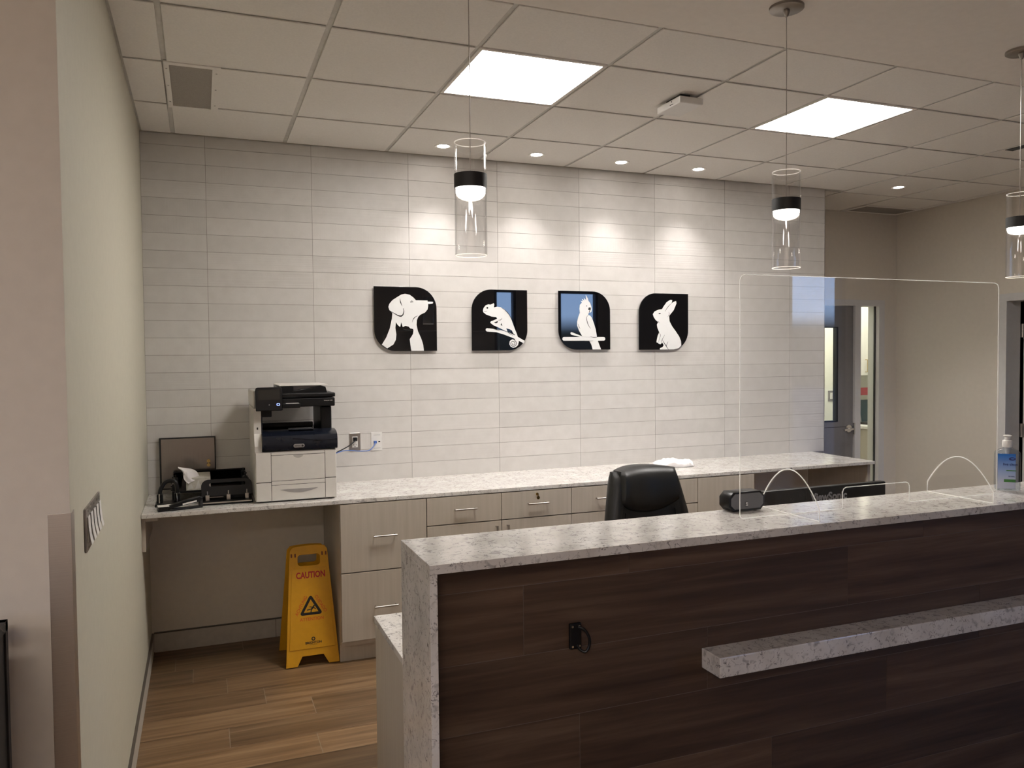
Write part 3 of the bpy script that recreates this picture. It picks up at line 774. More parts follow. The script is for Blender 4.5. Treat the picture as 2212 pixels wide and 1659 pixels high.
# five-gang switch plate on the left wall
t = thing('switch_plate', 'steel five-gang switch plate with paper tags on the left wall', 'switch plate', (XL, -2.47, 1.225))
yA, yB, zA, zB = -2.622, -2.318, 1.166, 1.282
bm = B(); box(bm, XL, XL+0.006, yA, yB, zA, zB, 0.003); obj('cover_plate', bm, STEEL, t)
for i in range(5):
    yc = yA+0.030+i*0.061
    bm = B(); box(bm, XL+0.006, XL+0.009, yc-0.017, yc+0.017, zA+0.024, zB-0.024, 0.001); sw = obj('switch', bm, WHITEP, t)
    bm = B()
    P = [(0.0095, zB-0.022), (0.0105, zB-0.05), (0.013, zB-0.075), (0.017, zB-0.096)]
    rows_ = []
    for dx, z in P: rows_.append([bm.verts.new((XL+dx, yc-0.022, z)), bm.verts.new((XL+dx, yc+0.018, z)), bm.verts.new((XL+dx+0.0004, yc+0.018, z)), bm.verts.new((XL+dx+0.0004, yc-0.022, z))])
    for a, b in zip(rows_[:-1], rows_[1:]):
        for k_ in range(4): bm.faces.new((a[k_], a[(k_+1) % 4], b[(k_+1) % 4], b[k_]))
    obj('paper_tag', bm, PAPER, sw)
    for zz in (zA+0.010, zB-0.010):
        bm = B(); cyl(bm, (XL+0.006, yc, zz), (XL+0.0075, yc, zz), 0.0035, n=10); obj('screw', bm, CHROME, t)

# ================================================================== BACK COUNTER
CT = 0.905
wt = thing('back_worktop', 'long speckled white quartz worktop along the tiled wall, carrying the printer', 'worktop', (2.0, -0.3, CT))
obj('stone_top', box(B(), XL+0.002, 4.385, -0.632, -0.0005, CT-0.022, CT, 0.002), STONE, wt)

def bar_handle(x, z, parent, horizontal=True, L=0.13, yf=-0.63):
    bm = B()
    if horizontal:
        cyl(bm, (x-L/2, yf-0.028, z), (x+L/2, yf-0.028, z), 0.0048, n=12)
        for q in (x-L/2+0.008, x+L/2-0.008): cyl(bm, (q, yf, z), (q, yf-0.028, z), 0.0042, n=10)
    else:
        cyl(bm, (x, yf-0.028, z-L/2), (x, yf-0.028, z+L/2), 0.0048, n=12)
        for q in (z-L/2+0.008, z+L/2-0.008): cyl(bm, (x, yf, q), (x, yf-0.028, q), 0.0042, n=10)
    return obj('handle', bm, NICKEL, parent, smooth=True, label='steel bar handle')
def carcass(t, x0, x1, toe=True):
    bm = B(); box(bm, x0, x1, -0.608, -0.002, 0.10, CT-0.023); obj('body', bm, LAM, t)
    bm = B(); box(bm, x0, x1, -0.56, -0.03, 0.0, 0.10); obj('toe_kick', bm, LAM, t)
def front(t, name, x0, x1, z0, z1):
    g = 0.0018
    bm = B(); box(bm, x0+g, x1-g, -0.630, -0.6085, z0+g, z1-g, 0.001); return obj(name, bm, LAM, t)

c = thing('file_cabinet', 'pale laminate cabinet of two tall file drawers beside the yellow floor sign', 'cabinet', (0.872, -0.3, 0))
carcass(c, 0.632, 1.111)
d = front(c, 'drawer', 0.632, 1.111, 0.505, CT-0.025); bar_handle(0.873, 0.697, d)
d = front(c, 'drawer', 0.632, 1.111, 0.128, 0.503); bar_handle(0.873, 0.309, d)
def base_unit(x0, label, key):
    c = thing('base_cabinet', label, 'cabinet', (x0+0.4475, -0.3, 0), group='two-door base cabinets under the worktop')
    carcass(c, x0+0.001, x0+0.894)
    for k_ in (0, 1):
        a, b = x0+k_*0.4475, x0+(k_+1)*0.4475
        d = front(c, 'drawer', a, b, 0.722, CT-0.025); bar_handle((a+b)/2, 0.805, d)
        if k_ == 1 and key:
            bm = B(); cyl(bm, ((a+b)/2, -0.630, 0.857), ((a+b)/2, -0.636, 0.857), 0.008, n=16); box(bm, (a+b)/2-0.0012, (a+b)/2+0.0012, -0.652, -0.636, 0.848, 0.860); cyl(bm, ((a+b)/2, -0.648, 0.838), ((a+b)/2, -0.650, 0.838), 0.010, n=14)
            obj('lock_with_key', bm, BRASS, d)
        d = front(c, 'door', a, b, 0.128, 0.720); bar_handle(b-0.035 if k_ == 0 else a+0.035, 0.63, d, False)
base_unit(1.112, 'pale base cabinet with a brass key in its right drawer lock', True)
base_unit(2.007, 'pale base cabinet partly hidden behind the black office chair', False)
c = thing('end_cabinet', 'plain single-door base cabinet at the end of the row, beside the open knee space', 'cabinet', (3.12, -0.3, 0))
carcass(c, 2.903, 3.345); front(c, 'door', 2.903, 3.345, 0.128, CT-0.025)
obj('end_panel', box(B(), 4.345, 4.37, -0.60, -0.004, 0, CT-0.0225, 0.001), LAM, wt, label='upright laminate end panel')
t = thing('support_cleat', 'cream L-shaped cleat under the worktop on the left wall', 'bracket', (XL, -0.4, 0.7))
bm = B(); box(bm, XL+0.0005, XL+0.018, -0.60, -0.012, 0.712, CT-0.0235, 0.001); obj('upright_board', bm, LAMEDGE, t)
bm = B(); box(bm, XL+0.0185, XL+0.075, -0.60, -0.012, CT-0.042, CT-0.0235, 0.001); obj('top_board', bm, LAMEDGE, t)

# ================================================================== RECEPTION COUNTER
RH, RX, RY0, RY1, RXE = 1.12, 0.500, -2.925, -2.602, 4.60
YP = -2.83; ST = 0.026
t = thing('reception_counter', 'tall reception counter with waterfall quartz end and dark plank front', 'counter', (2.5, -2.76, 0))
bm = B(); box(bm, RX, RXE, RY0, RY1, RH-ST, RH, 0.0015); obj('stone_top', bm, STONE, t, label='speckled white quartz top slab')
bm = B(); box(bm, RX, RX+0.021, RY0, RY1, 0, RH-ST-0.0002, 0.001); obj('waterfall_end', bm, STONE, t, label='vertical speckled quartz end slab')
bm = B(); box(bm, RX+0.0215, RXE, YP+0.003, -2.64, 0, RH-ST-0.0005); obj('core_wall', bm, [LAM], t)
bm = B(); vals = []; rp_ = random.Random(5)
J = {0: 0.803, 1: 1.432, 2: 0.981, 3: 1.684, 4: 0.7, 5: 1.2}
zb = [RH-ST-0.001, 1.008, 0.804, 0.604, 0.404, 0.204, 0.0]
for i, (zt, z0) in enumerate(zip(zb[:-1], zb[1:])):
    x = J.get(i-1, 1.15) - 1.2*3
    while x < RXE:
        a, b = max(x, RX+0.022), min(x+1.2, RXE)
        if b-a > 0.01:
            n0 = len(bm.faces); g = 0.001; box(bm, a+g, b-g, YP, YP+0.004, z0+g, zt-g)
            vals += [(rp_.random(), rp_.random(), rp_.random())]*(len(bm.faces)-n0)
        x += 1.2
pl = obj('plank_cladding', bm, FRONTW, t, label='dark brown wood-look plank front'); set_rnd(pl, vals)
bm = B(); box(bm, RX+0.022, RXE, YP+0.0012, YP+0.003, 0, RH-ST-0.0005); obj('grout', bm, GROUTD, t)
t = obj('package_shelf', box(B(), 1.409, 4.2, RY0-0.003, YP-0.0005, 0.677, 0.740, 0.003), STONE)
tag(t, 'long narrow quartz ledge mounted on the dark plank counter front', 'shelf')
# black box with a cord stub on the plank front
t = thing('power_box', 'black outlet plate with a looped cord on the dark plank front', 'power outlet', (0.964, YP, 0.84))
bm = B(); box(bm, 0.945, 0.983, YP-0.012, YP-0.0005, 0.803, 0.880, 0.003); obj('plate', bm, BLACKP, t)
for qx in (0.953, 0.975):
    for qz in (0.812, 0.871):
        bm = B(); cyl(bm, (qx, YP-0.0118, qz), (qx, YP-0.014, qz), 0.0035, n=12); obj('screw', bm, CHROME, t)
bm = B(); tube(bm, spline([(0.972, YP-0.012, 0.868), (0.986, YP-0.022, 0.862), (0.999, YP-0.028, 0.84), (0.999, YP-0.028, 0.812), (0.988, YP-0.026, 0.797), (0.974, YP-0.018, 0.803), (0.968, YP-0.012, 0.815)], 8), 0.0042)
obj('cord', bm, BLACKP, t, smooth=True)
# lower desk behind the counter
DH = 0.76
t = thing('desk', 'lower quartz-topped desk tucked behind the tall reception counter', 'desk', (2.4, -2.38, 0))
bm = B(); box(bm, RX, RXE, -2.600, -2.172, DH-0.022, DH, 0.0015); obj('worktop', bm, STONE, t, label='speckled white quartz desk top')
bm = B(); box(bm, RX+0.004, RX+0.029, -2.598, -2.178, 0, DH-0.0225, 0.001); obj('side_panel', bm, LAM, t)
bm = B(); box(bm, 4.55, 4.575, -2.598, -2.178, 0, DH-0.0225, 0.001); obj('side_panel', bm, LAM, t)
bm = B(); box(bm, 1.35, 1.70, -2.598, -2.20, 0.05, DH-0.0225, 0.001); obj('drawer_pedestal', bm, LAM, t)

# ---- acrylic screen
SY = -2.766; TA = 0.0055
t = thing('acrylic_screen', 'clear acrylic sneeze screen standing on the reception counter', 'screen', (2.2, SY, RH))
def sheet(loops, mat4, name, rim_r=0.0016, em=None):
    bm = shape2d(loops, TA); xf(bm, mat4)
    o = obj(name, bm, CLEAR, t)
    bm = B()
    for L in loops[:1]:
        P = [mat4 @ Vector((q[0], q[1], TA/2)) for q in L]
        tube(bm, P, rim_r, n=6, cyc=True)
    obj('cut_edge', bm, em or EDGE, o, smooth=True, label='pale frosted cut edge')
    return o
sx0, sx1, sz1 = 1.605, 2.800, 1.930
slot0, slot1, slh = 2.040, 2.352, 1.197
outl = [(sx0+0.012, RH+0.0028), (slot0-0.004, RH+0.0028), (slot0, RH+0.006), (slot0, slh-0.016), (slot0+0.005, slh-0.005), (slot0+0.016, slh), (slot1-0.016, slh), (slot1-0.005, slh-0.005), (slot1, slh-0.016), (slot1, RH+0.006), (slot1+0.004, RH+0.0028), (sx1-0.012, RH+0.0028), (sx1-0.004, RH+0.006)]
outl += [(sx1, RH+0.014)] + [(sx1, sz1-0.02), (sx1-0.006, sz1-0.006), (sx1-0.02, sz1), (sx0+0.02, sz1), (sx0+0.006, sz1-0.006), (sx0, sz1-0.02), (sx0, RH+0.014), (sx0+0.004, RH+0.006)]
sheet([outl], on_y(0, SY+TA/2, 0), 'main_sheet')
for fx in (1.811, 2.602):
    prof = []
    ya, yb, hgt = -2.905, -2.625, 0.155
    pts = [(ya, RH+0.0028), (yb, RH+0.0028), (yb, RH+0.042)]
    n_ = 16
    for i in range(1, n_):
        u = -1+2*i/n_; pts.append((yb+(ya-yb)*i/n_, RH+0.042+(hgt-0.042)*(1-abs(u)**2.0)))
    pts += [(ya, RH+0.042)]
    sheet([pts], on_x(fx-TA/2, 0, 0), 'foot', 0.002, EDGEF)

# ---- things on the counter
sp = thing('speaker', 'small octagonal black speaker with a grey grille on the reception counter', 'speaker', (1.717, -2.63, RH))
ang = 0.0
fr = [(-0.075+0.017, 0), (0.075-0.017, 0), (0.075, 0.018), (0.075, 0.048), (0.075-0.018, 0.067), (-0.075+0.018, 0.067), (-0.075, 0.048), (-0.075, 0.018)]
bm = shape2d([[(x_, z_+0.002) for x_, z_ in fr]], 0.058, 0.002); xf(bm, on_y(1.717, -2.601, RH)); obj('body', bm, BLACKP, sp)
bm = shape2d([[(x_*0.90, 0.036+(z_-0.0335)*0.80) for x_, z_ in fr]], 0.002, 0.0006); xf(bm, on_y(1.717, -2.659, RH)); gr = obj('grille', bm, GREYMESH, sp, label='grey mesh grille')
bm = shape2d([rrect(-0.006, 0.006, -0.008, 0.008, 0.002)], 0.001); xf(bm, on_y(1.713, -2.661, RH+0.026)); bdg = obj('badge', bm, BLACKINK, gr)
bm = shape2d([rrect(-0.0045, 0.0045, 0.0006, 0.0062, 0.001)], 0.0006); merge(bm, shape2d([rrect(-0.001, 0.005, -0.0065, -0.001, 0.001)], 0.0006)); merge(bm, shape2d([rrect(-0.0048, -0.002, -0.0062, -0.001, 0.001)], 0.0006)); xf(bm, on_y(1.713, -2.662, RH+0.026)); obj('emblem', bm, WHITEP, gr)
for qx in (1.668, 1.735): obj('rubber_foot', box(B(), qx, qx+0.03, -2.645, -2.62, RH, RH+0.0025), BLACKP, sp)

bt = thing('sanitizer_bottle', 'clear and blue pump bottle of hand sanitizer at the end of the counter', 'bottle', (2.925, -2.715, RH), rotz=-0.72)
def bottle_rings(bm, prof, n=40):
    rings = []
    for (a, b_, z, pw) in prof:
        ring = []
        for i in range(n):
            th_ = 2*math.pi*i/n; cx_, sy_ = math.cos(th_), math.sin(th_)
            ring.append(bm.verts.new((a*math.copysign(abs(cx_)**pw, cx_), b_*math.copysign(abs(sy_)**pw, sy_), z)))
        rings.append(ring)
    for a, b_ in zip(rings[:-1], rings[1:]):
        for i in range(n): bm.faces.new((a[i], a[(i+1) % n], b_[(i+1) % n], b_[i]))
    bm.faces.new(rings[0][::-1]); bm.faces.new(rings[-1])
bm = B(); bottle_rings(bm, [(0.040, 0.021, 0.0, 0.5), (0.0435, 0.0235, 0.004, 0.5), (0.0445, 0.0245, 0.02, 0.5), (0.0445, 0.0245, 0.144, 0.5), (0.043, 0.0235, 0.150, 0.52), (0.036, 0.021, 0.158, 0.6), (0.022, 0.017, 0.165, 0.8), (0.016, 0.015, 0.167, 1.0), (0.016, 0.015, 0.170, 1.0)])
bo = obj('bottle_body', bm, GEL, bt, local=True, smooth=True, label='clear gel-filled bottle')
bm = B(); box(bm, -0.038, 0.024, -0.0250, -0.0246, 0.008, 0.146); lb = obj('label', bm, FILM, bo, local=True, label='blue to clear printed label')
bm = B()
def put(b2, x, z, dy=0.0254): merge(bm, xf(b2, on_y(x, -dy, z)))
put(text2d('live clean', 0.0145, xscale=0.95), 0.006, 0.104)
put(shape2d([[(0.0115*math.cos(a*math.pi/12), 0.0065*math.sin(a*math.pi/12)) for a in range(24)], [(0.007*math.cos(a*math.pi/12)+0.001, 0.0027*math.sin(a*math.pi/12)+0.0008) for a in range(24)]], 0.0004), 0.012, 0.126)
put(text2d('99.99%', 0.0075), 0.010, 0.056)
obj('blue_lettering', bm, INDIGO, lb, local=True)
for q in ((-0.016, 0.024, 0.034, 0.045), (-0.008, 0.026, 0.078, 0.081)): obj('green_band', box(B(), q[0], q[1], -0.0256, -0.0251, q[2], q[3]), GREEN, lb, local=True)
bm = B(); lathe(bm, (0, 0, 0), [(0, 0.170), (0.017, 0.170), (0.0185, 0.173), (0.0185, 0.192), (0.0165, 0.197), (0.010, 0.198), (0.010, 0.211), (0.015, 0.214), (0.015, 0.2165), (0.009, 0.2185), (0, 0.2185)], n=32)
obj('pump', bm, WHITEP, bt, local=True, smooth=True, label='white pump top')
bm = B(); lathe(bm, (0, 0, 0), [(0, 0.132), (0.005, 0.132), (0.009, 0.150), (0.011, 0.169), (0, 0.169)], n=20); cyl(bm, (0, 0, 0.02), (0, 0, 0.132), 0.0025, n=10); obj('dip_tube', bm, WHITEP, bt, local=True, smooth=True)

# ---- monitor seen from behind
mt = thing('monitor', 'black computer monitor seen from behind, on the desk behind the acrylic screen', 'monitor', (2.285, -2.41, DH))
bm = B(); box(bm, 1.972, 2.598, -2.425, -2.395, 0.785, 1.134, 0.005); hs_ = obj('housing', bm, BLACKP, mt)
bm = B(); box(bm, 1.980, 2.590, -2.3955, -2.3935, 0.797, 1.126); obj('screen', bm, GLOSSBLACK, mt)
bm = B(); box(bm, 2.06, 2.51, -2.442, -2.424, 0.82, 1.06, 0.01); obj('rear_cover', bm, BLACKP, mt)
bm = xf(text2d('ViewSonic', 0.045, xscale=0.98, bold=0.0014), on_y(2.297, -2.4256, 1.092)); obj('lettering', bm, GREYLET, hs_, label='grey maker lettering')
bm = B(); box(bm, 2.255, 2.315, -2.475, -2.442, DH+0.012, 0.96, 0.006); obj('stand_neck', bm, BLACKP, mt)
bm = B(); box(bm, 2.165, 2.405, -2.53, -2.32, DH, DH+0.012, 0.005); obj('stand_base', bm, BLACKP, mt)

# ---- black office chair
ch = thing('office_chair', 'black padded leather office chair behind the reception counter', 'chair', (1.98, -1.58, 0), rotz=0.10)
def cushion(bm, fn, nu, nv):
    """closed shell from a front and a back grid"""
    F = [[bm.verts.new(fn(u/(nu-1)*2-1, v/(nv-1), +1)) for u in range(nu)] for v in range(nv)]
    K = [[bm.verts.new(fn(u/(nu-1)*2-1, v/(nv-1), -1)) for u in range(nu)] for v in range(nv)]
    for v in range(nv-1):
        for u in range(nu-1):
            bm.faces.new((F[v][u], F[v][u+1], F[v+1][u+1], F[v+1][u])); bm.faces.new((K[v][u], K[v+1][u], K[v+1][u+1], K[v][u+1]))
    for v in range(nv-1):
        bm.faces.new((F[v][0], F[v+1][0], K[v+1][0], K[v][0])); bm.faces.new((F[v][-1], K[v][-1], K[v+1][-1], F[v+1][-1]))
    for u in range(nu-1):
        bm.faces.new((F[0][u], K[0][u], K[0][u+1], F[0][u+1])); bm.faces.new((F[-1][u], F[-1][u+1], K[-1][u+1], K[-1][u]))
def hw(v):  # half width of the back at height fraction v (0 bottom .. 1 top)
    return 0.262 - 0.075*max(0, (v-0.45)/0.55)**1.2 - 0.03*max(0, 0.25-v)
def backfn(u, v, s):
    z = 0.50+0.605*v; w_ = hw(v)
    e_ = (1-abs(u)**4.5)**0.5 if abs(u) < 1 else 0.0
    ev = min(1.0, math.sqrt(max(0.0, 1-((max(0, v-0.9)/0.1)**2)))*0.9+0.1)
    yb = 0.02+0.10*v + 0.055*u*u*(-1)
    th_ = (0.055*e_*ev+0.012)
    if s > 0:
        bol = 0.016*math.exp(-((abs(u)-0.80)/0.13)**2)      # side bolsters
        return Vector((u*w_, yb-th_-bol, z))
    return Vector((u*w_, yb+th_*0.7, z))
bm = B(); cushion(bm, backfn, 29, 22); obj('backrest', bm, LEATHER, ch, local=True, smooth=True)
def pil(u, v, s):
    w_ = hw(0.80+0.2*v)*0.86-0.008*(1-v); zlow = 0.885+0.075*abs(u)**2.2
    z = zlow+(1.122-0.012*u*u-zlow)*v
    e_ = max(0.0, (1-abs(u)**5))**0.5; ev = max(0.0, 1-abs(2*v-1)**3)**0.5
    yb = 0.115-0.055*u*u+0.02*v
    return Vector((u*w_, (yb-0.058-0.058*e_*ev-0.006) if s > 0 else yb+0.055*e_*ev*max(0, (v-0.4)/0.6), z))
bm = B(); cushion(bm, pil, 25, 14); obj('headrest_pad', bm, LEATHER, ch, local=True, smooth=True)
bm = B()
for s_ in (-1, 1):
    P = [backfn(s_*q, v_, 1)+Vector((0, -0.001, 0)) for q, v_ in ((0.62, 0.68), (0.60, 0.5), (0.58, 0.3), (0.56, 0.12))]
    tube(bm, spline(P, 6), 0.0035, n=6)
obj('seam', bm, BLACKP, ch, local=True, smooth=True)
def seatfn(u, v, s):
    w_ = 0.255; d_ = -0.48+0.50*v
    e_ = max(0.0, 1-abs(u)**5)**0.5; ev = max(0.0, 1-abs(2*v-1)**6)**0.5
    return Vector((u*w_, d_, 0.455+0.05*e_*ev if s > 0 else 0.44-0.03*e_*ev))
bm = B(); cushion(bm, seatfn, 21, 21); obj('seat', bm, LEATHER, ch, local=True, smooth=True)
for s_ in (-1, 1):
    bm = B(); tube(bm, spline([(s_*0.24, -0.30, 0.43), (s_*0.305, -0.30, 0.50), (s_*0.315, -0.28, 0.66), (s_*0.31, -0.12, 0.68), (s_*0.28, 0.02, 0.665), (s_*0.24, 0.05, 0.60)], 8), 0.016, n=10); ar = obj('armrest', bm, BLACKP, ch, local=True, smooth=True)
    bm = B(); box(bm, s_*0.315-0.03, s_*0.315+0.03, -0.28, -0.04, 0.675, 0.71, 0.012); obj('arm_pad', bm, LEATHER, ar, local=True, smooth=True)
bm = B(); cyl(bm, (0, -0.22, 0.13), (0, -0.22, 0.41), 0.028); box(bm, -0.10, 0.10, -0.34, -0.08, 0.395, 0.42, 0.005); obj('gas_column', bm, BLACKM, ch, local=True)
bm = B(); cyl(bm, (0, -0.22, 0.09), (0, -0.22, 0.14), 0.045)
for i in range(5):
    a = 2*math.pi*i/5+0.3; tube(bm, [(0.03*math.cos(a), -0.22+0.03*math.sin(a), 0.115), (0.31*math.cos(a), -0.22+0.31*math.sin(a), 0.075)], lambda t_: 0.022-0.007*t_, n=8)
obj('star_base', bm, BLACKP, ch, local=True)
for i in range(5):
    a = 2*math.pi*i/5+0.3; q = (0.305*math.cos(a), -0.22+0.305*math.sin(a))
    bm = B(); dx_, dy_ = -math.sin(a)*0.022, math.cos(a)*0.022; cyl(bm, (q[0]-dx_, q[1]-dy_, 0.0275), (q[0]+dx_, q[1]+dy_, 0.0275), 0.0275, n=16); cyl(bm, (q[0], q[1], 0.03), (q[0], q[1], 0.08), 0.008, n=8); obj('caster', bm, BLACKP, ch, local=True)

# ---- crumpled white cloth on the back worktop
bm = B(); nu, nv = 40, 22; cx_, cy_ = 2.965, -0.235
G = []
for v_ in range(nv):
    row = []
    for u_ in range(nu):
        u, v = u_/(nu-1)*2-1, v_/(nv-1)*2-1
        rr_ = 1+0.18*mnoise.noise(Vector((u*1.5, v*1.5, 3.1)))
        rad = max(abs(u), abs(v)); sq = rad/ max(1e-6, math.hypot(u, v)) if rad > 0 else 1
        X = cx_+0.165*u*sq**0.7*rr_; Y = cy_+0.095*v*sq**0.7*rr_
        hgt = max(0.0, 1-(u*u+v*v)*0.62)
        z = 0.004+0.050*hgt**0.8*(0.75+0.45*mnoise.noise(Vector((u*2.2, v*2.0, 0.4))))+0.010*abs(mnoise.noise(Vector((u*5, v*5+2, 1.7))))
        if rad > 0.96: z = 0.0012+0.006*max(0, mnoise.noise(Vector((u*4, v*4, 9))))
        row.append(bm.verts.new((X, Y, CT+max(z, 0.001))))
    G.append(row)
for v_ in range(nv-1):
    for u_ in range(nu-1): bm.faces.new((G[v_][u_], G[v_][u_+1], G[v_+1][u_+1], G[v_+1][u_]))
t = obj('cloth', bm, CLOTH, smooth=True); tag(t, 'crumpled white cloth lying on the back worktop behind the chair', 'cloth')
so = t.modifiers.new('thick', 'SOLIDIFY'); so.thickness = 0.0015; so.offset = 1

# ================================================================== PRINTER
pr = thing('printer', 'large white and black office printer on the left part of the back worktop', 'printer', (0.42, -0.32, CT))
PX0, PX1, PF, PB = 0.207, 0.630, -0.555, -0.075
bm = B(); box(bm, PX0, PX1, PF+0.004, PB, CT+0.006, 1.175, 0.006); body = obj('body', bm, OFFW, pr)
for qx in (PX0+0.03, PX1-0.03):
    for qy in (PF+0.05, PB-0.05): obj('rubber_foot', cyl(B(), (qx, qy, CT), (qx, qy, CT+0.008), 0.014, n=14), BLACKP, pr)
# seam plate and the raised front panels
bm = B(); box(bm, PX0+0.004, PX1-0.004, PF+0.002, PF+0.0045, CT+0.010, 1.170); obj('panel_seam', bm, DARKGAP, pr)
def fp(name, x0, x1, z0, z1, mat=OFFW, bev=0.0015, parent=pr):
    bm = B(); g = 0.0011; box(bm, x0+g, x1-g, PF-0.001, PF+0.003, z0+g, z1-g, bev); return obj(name, bm, mat, parent)
fp('front_panel', PX0+0.003, 0.288, 1.014, 1.172); fp('front_panel', PX0+0.003, 0.288, CT+0.008, 1.012)
fp('front_panel', 0.568, PX1-0.003, 1.022, 1.172); fp('front_panel', 0.568, PX1-0.003, CT+0.008, 1.020)
fp('front_panel', 0.288, 0.568, 1.155, 1.172)
fd = fp('front_door', 0.288, 0.568, 1.018, 1.155)
bm = shape2d([[(0.026*math.cos(a), -0.016*math.sin(a)) for a in [math.pi*i/12 for i in range(13)]]], 0.0012); xf(bm, on_y(0.428, PF-0.0012, 1.1535)); obj('finger_notch', bm, plain('shaded_plastic', (0.42, 0.40, 0.37), 0.4), fd)
fp('bypass_tray', 0.288, 0.568, 0.996, 1.018)
dr = fp('paper_drawer', 0.288, 0.568, CT+0.008, 0.996)
bm = B(); pts = [(0.100*(-1+2*i/20), 0.0) for i in range(21)] + [(0.100*(1-2*i/20), -0.020*(1-(1-2*i/20)**2)) for i in range(1, 20)]
s_ = shape2d([pts], 0.0012); merge(bm, xf(s_, on_y(0.430, PF-0.0012, 0.972))); obj('drawer_pull', bm, plain('pull_recess_plastic', (0.34, 0.32, 0.31), 0.3), dr)
# navy output cover: curved profile swept across the width
prof = [(PF-0.006, 1.182), (PF-0.012, 1.205), (PF-0.012, 1.235), (PF-0.002, 1.258), (PF+0.03, 1.272), (PF+0.10, 1.281), (PF+0.20, 1.275), (PF+0.30, 1.262), (PF+0.40, 1.262), (PB-0.02, 1.275), (PB-0.02, 1.176), (PF+0.02, 1.176)]
bm = B(); A = [bm.verts.new((0.246, q[0], q[1])) for q in prof]; C_ = [bm.verts.new((0.636, q[0], q[1])) for q in prof]
for i in range(len(prof)): bm.faces.new((A[i], A[(i+1) % len(prof)], C_[(i+1) % len(prof)], C_[i]))
bm.faces.new(A); bm.faces.new(C_[::-1]); oc = obj('output_cover', bm, NAVY, pr, smooth=True, label='navy black output cover')
bm = B(); tube(bm, spline([(0.40, PF-0.0105, 1.243), (0.47, PF-0.011, 1.238), (0.54, PF-0.0115, 1.229), (0.634, PF-0.011, 1.234)], 8), 0.003, n=8); obj('cover_ridge', bm, NAVY, oc, smooth=True)
bm = shape2d([rrect(-0.029, 0.029, -0.0095, 0.0095, 0.0094, 8)], 0.0015, 0.0004); xf(bm, on_y(0.432, PF-0.0118, 1.203)); bd = obj('badge', bm, plain('badge_silver', (0.33, 0.32, 0.32), 0.3, 0.6), oc)
bm = xf(text2d('xerox', 0.0125, bold=0.0002), on_y(0.424, PF-0.0135, 1.2035)); s2 = shape2d([circ(0, 0, 0.0055)], 0.0006); merge(bm, xf(s2, on_y(0.450, PF-0.0133, 1.203))); obj('badge_lettering', bm, BLACKINK, bd)
bm = B(); box(bm, 0.39, 0.52, PF+0.05, PF+0.15, 1.281, 1.287, 0.004); obj('paper_stop', bm, NAVY, oc)
# left tower (white) and right post (dark)
prof = [(PF+0.008, 1.175), (PF+0.006, 1.205), (PF+0.025, 1.235), (PF+0.05, 1.27), (PF+0.05, 1.405), (PB, 1.405), (PB, 1.175)]
bm = B(); A = [bm.verts.new((PX0, q[0], q[1])) for q in prof]; C_ = [bm.verts.new((0.2445, q[0], q[1])) for q in prof]
for i in range(len(prof)): bm.faces.new((A[i], A[(i+1) % len(prof)], C_[(i+1) % len(prof)], C_[i]))
bm.faces.new(A); bm.faces.new(C_[::-1]); tw = obj('side_tower', bm, OFFW, pr)
bm = B(); box(bm, 0.222, 0.229, PF+0.0485, PF+0.0505, 1.292, 1.304, 0.0005); obj('usb_slot', bm, BLACKP, tw)
bm = B(); box(bm, 0.2448, 0.252, PF+0.055, PB-0.01, 1.262, 1.405); obj('inner_lining', bm, NAVY, pr)
bm = B(); box(bm, 0.566, 0.626, PF+0.12, PB-0.04, 1.264, 1.405, 0.008); obj('right_post', bm, BLACKP, pr)
bm = B(); box(bm, 0.2525, 0.562, PB-0.06, PB-0.02, 1.27, 1.296, 0.004); obj('rear_rail', bm, BLACKP, pr)
bm = B(); box(bm, 0.2525, 0.305, PF+0.12, PB-0.04, 1.352, 1.404, 0.004); obj('left_block', bm, BLACKP, pr)
# scanner unit
bm = B(); box(bm, PX0-0.002, 0.2185, PF+0.05, PB, 1.407, 1.498, 0.008); obj('scanner_side', bm, OFFW, pr)
bm = B(); box(bm, 0.219, 0.634, PF+0.045, PB-0.005, 1.407, 1.454, 0.005); scn = obj('scanner_body', bm, BLACKP, pr)
bm = B(); box(bm, 0.222, 0.636, PF+0.04, PB-0.005, 1.4575, 1.481, 0.006); obj('scanner_lid', bm, BLACKP, pr)
bm = xf(text2d('VersaLink C405', 0.0072), on_y(0.598, PF+0.0447, 1.438)); obj('model_lettering', bm, WHITEP, scn)
bm = B(); pts = [(0.345, 1.4815), (0.60, 1.4815), (0.592, 1.512), (0.575, 1.516), (0.42, 1.490), (0.42, 1.515), (0.345, 1.515)]
s_ = shape2d([pts], 0.36); merge(bm, xf(s_, on_y(0, PB-0.02, 0))); ad = obj('document_feeder', bm, BLACKP, pr)
bm = B(); s_ = shape2d([[(0.423, 1.4925), (0.57, 1.5160), (0.423, 1.5175)]], 0.30); merge(bm, xf(s_, on_y(0, PB-0.04, 0))); obj('feeder_tray', bm, plain('feeder_grey', (0.34, 0.31, 0.30), 0.4), ad)
bm = B(); box(bm, 0.345, 0.605, PF+0.10, PB-0.015, 1.5185, 1.5245, 0.002); obj('feeder_cover', bm, OFFW, ad)
